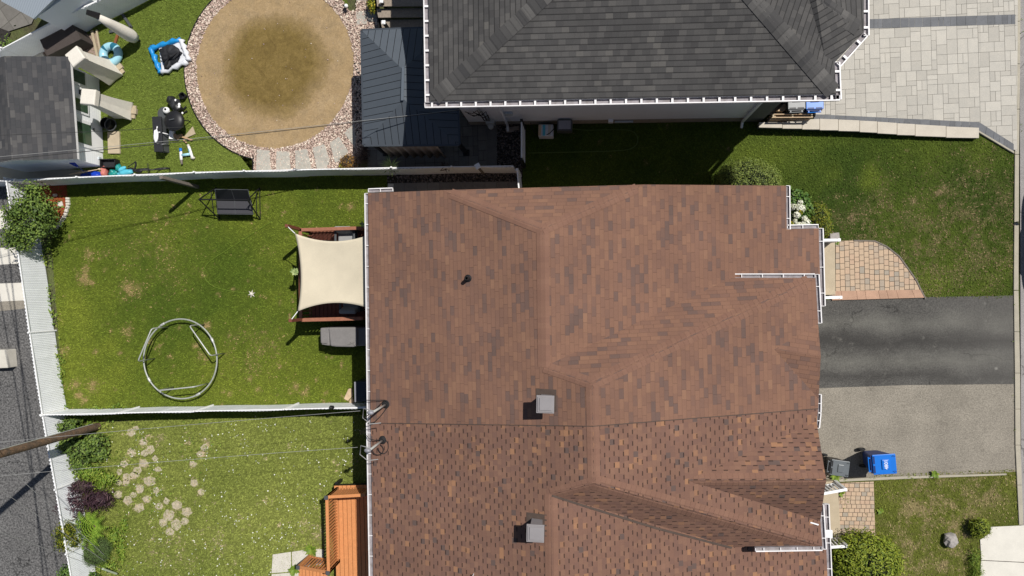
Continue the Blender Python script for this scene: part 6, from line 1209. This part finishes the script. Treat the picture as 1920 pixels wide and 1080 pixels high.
# fern: arching fronds with paired leaflets
FE = thing('fern', 'bright green fern rosette in the corner bed', 'fern', P(184, 985)); VV = []; c = P(183, 984)
for k in range(13):
    a = k*2*math.pi/13+RNG.random()*.2; L = .66+.22*RNG.random(); n = 15
    for i in range(1, n):
        f = i/n; ctr = np.array([c.x+math.cos(a)*L*f, c.y+math.sin(a)*L*f, .10+.62*math.sin(f*2.3)*.75]); wl = .16*math.sin(math.pi*min(1, f*.9+.12))+.02
        for s in (-1, 1):
            d = np.array([-math.sin(a)*s+.35*math.cos(a), math.cos(a)*s+.35*math.sin(a), -.15]); fw = np.array([math.cos(a), math.sin(a), 0])*.024; VV.append(np.array([ctr-fw, ctr+fw, ctr+d*wl]))
V = np.concatenate(VV); np_mesh('fronds', V, np.arange(len(V)).reshape(-1, 3), 'leaf_fern', FE)
g = MB(); g.blob(Vector((c.x, c.y, .08)), (.24, .24, .2), 1, .2); g.build('crown', 'leaf_brown', FE)
def rosette(name, label, cat, u, v, z, n, L, wd, mat, up=.6):
    c = P(u, v, z); t_ = thing(name, label, cat, P(u, v)); VV = []
    for k in range(n):
        a = RNG.random()*6.283; e = up*(.4+RNG.random()); l = L*(.6+.5*RNG.random()); d = np.array([math.cos(a), math.sin(a), e]); s = np.array([-math.sin(a), math.cos(a), 0])*wd; b_ = np.array(c); m_ = b_+d*l*.5; VV += [np.array([b_-s*.6, b_+s*.6, m_+s]), np.array([b_-s*.6, m_+s, m_-s]), np.array([m_-s, m_+s, b_+d*l-np.array([0, 0, e*l*.35])])]
    V = np.concatenate(VV); np_mesh('blades', V, np.arange(len(V)).reshape(-1, 3), mat, t_); g = MB(); g.tube([P(u, v), c], .03, 6); g.build('stem', 'bark', t_); return t_
rosette('yucca', 'spiky pale green plant rising at the fence by the gazebo', 'plant', 735, 312, .75, 46, .42, .014, 'leaf_yucca', .7)
bush('shrub', 'rusty orange leaved plant at the end of the stepping stones', 'plant', (652, 304), [(652, 303, .25, (.32, .26, .25)), (660, 308, .2, (.2, .2, .2))], 'leaf_orange', .06, .03, 800, core=True, lump=.4, shell=.7, inner='soil')
bush('shrub', 'dark reddish plant in shade beside the orange plant', 'plant', (676, 302), [(676, 300, .3, (.3, .4, .3)), (682, 285, .3, (.25, .4, .3))], 'leaf_brown', .08, .02, 700, core=False, lump=.5, shell=.9)
bush('shrub', 'small yellow flowered plant at the fence foot', 'plant', (643, 313), [(642, 312, .15, (.14, .12, .14))], 'leaf_yellow', .05, .03, 160, core=False)
bush('shrub', 'green and yellow plant beside the dark back steps', 'plant', (700, 12), [(699, 5, .4, (.20, .34, .3))], 'leaf_yellow', .07, .035, 700, lump=.4)
rosette('plant', 'pale leaf plant on the deck rail outside the sail', 'plant', 553, 511, 1.35, 14, .17, .045, 'leaf_yucca', .3)
rosette('plant', 'small green plant by the gutter above the shade sail', 'plant', 680, 421, 1.5, 12, .12, .03, 'leaf_yucca', .3)
rosette('weed', 'leafy weed growing at the grey driveway edge', 'weed', 1753, 889, .06, 22, .17, .04, 'leaf_weed', .5); rosette('weed', 'yellow green weed behind the grey bin', 'weed', 1566, 893, .08, 26, .2, .03, 'leaf_weed', .6); rosette('weed', 'small weed on the landing edge by the side walk', 'weed', 1577, 926, .1, 14, .14, .025, 'leaf_weed', .6); rosette('weed', 'green weed among slabs by the orange stair', 'weed', 552, 1068, .06, 50, .24, .04, 'leaf_weed', .5); rosette('weed', 'green weed at the foot of the orange stair rail', 'weed', 583, 1030, .06, 46, .26, .035, 'leaf_weed', .5)
rosette('weed', 'weed in the dry front lawn edge beside the side walk', 'weed', 1650, 958, .04, 16, .14, .03, 'leaf_weed', .4); rosette('weed', 'weed at the gold juniper above the paver walk', 'weed', 1568, 455, .04, 16, .12, .02, 'leaf_weed', .5)
g = MB(); g.tube(PL([(828, 305, .9), (833, 312, 1.2), (826, 320, 1.0), (838, 318, .8)]), .012, 5); V, Fc = leaves_mesh(np.array([P(828+random.random()*14, 306+random.random()*14, .7+random.random()*.5) for _ in range(60)]), RNG.normal(size=(60, 3)), .09, .04); WP = thing('dead_plant', 'withered brown plant on the shaded fence', 'plant', P(833, 318)); np_mesh('leaves', V, Fc, 'leaf_brown', WP); g.build('stem', 'bark', WP)
# scattered small growth: too many to count
def scatter_leaves(name, polys, dens, ln, wd, mat, label, cat, z=.03, zr=.06, clump=0.):
    q = np.concatenate([scatter(PL(p), dens) for p in polys])
    if clump: q = q[[mnoise.noise(Vector((a*1.4, b_*1.4, 3.))) > clump*(RNG.random()-.3) for a, b_ in q]]
    n = len(q); p = np.concatenate([q, (z+zr*RNG.random(n))[:, None]], 1); nr = RNG.normal(size=(n, 3))*.5; nr[:, 2] += 1; V, Fc = leaves_mesh(p, nr, ln, wd); return tag(np_mesh(name, V, Fc, mat), label, cat, kind='stuff')
scatter_leaves('weeds', [[(76, 455), (98, 452), (116, 600), (130, 762), (108, 764), (92, 600)], [(70, 440), (100, 445), (104, 500), (84, 500)], [(120, 762), (240, 757), (240, 764), (120, 770)], [(128, 770), (215, 785), (215, 800), (128, 800)]], 420, .09, .05, 'leaf_weed', 'yellow green weeds along the foot of the alley fence', 'weeds', .03, .16, .55)
scatter_leaves('ivy', [[(20, 92), (70, 70), (78, 90), (60, 105), (15, 112)], [(70, 66), (95, 52), (98, 58), (76, 74)]], 420, .09, .06, 'leaf_lilac', 'green ivy on the diagonal fence beside the brown cover', 'ivy', .4, .7, .5)
scatter_leaves('clover', [[(200, 800), (670, 785), (670, 880), (600, 920), (595, 1040), (500, 1080), (230, 1090), (200, 900)]], 34, .045, .04, 'clover', 'white clover flowers dotting the overgrown lawn', 'clover', .06, .03, .9)
scatter_leaves('broad_leaves', [[(110, 790), (420, 785), (420, 860), (240, 1000), (260, 1090), (190, 1090)], [(112, 800), (235, 800), (235, 1080), (175, 1080)], [(200, 960), (245, 960), (235, 1085), (205, 1085)]], 70, .07, .045, 'leaf_weed', 'broad leaved weeds thick in the overgrown lawn', 'weeds', .03, .06, .5)
scatter_leaves('broad_leaves', [[(140, 350), (660, 345), (660, 740), (140, 750)]], 5, .045, .03, 'leaf_weed', 'scattered light green clover leaves in the mown lawn', 'weeds', .02, .03, .3)
scatter_leaves('paving_weeds', [[(1578, 908), (1590, 908), (1590, 1005), (1578, 1008)], [(1600, 940), (1625, 935), (1625, 990), (1600, 990)]], 70, .05, .025, 'leaf_weed', 'green weeds in the joints of the small tan paving', 'weeds', .055, .02, .3)
scatter_leaves('edge_weeds', [[(1640, 449), (1700, 478), (1738, 552), (1725, 545), (1690, 485)], [(1738, 553), (1890, 548), (1890, 553), (1738, 559)], [(1545, 896), (1890, 884), (1890, 890), (1545, 903)]], 130, .07, .018, 'leaf_weed', 'ragged grass along the paver and driveway edges', 'weeds', .03, .06, .2)
scatter_leaves('kerb_weeds', [[(1911, -20), (1916, -20), (1914, 300), (1910, 300)], [(1899, 560), (1904, 560), (1906, 880), (1900, 880)]], 90, .06, .02, 'leaf_weed', 'thin weeds growing in the kerb gaps', 'weeds', .01, .05, .4)
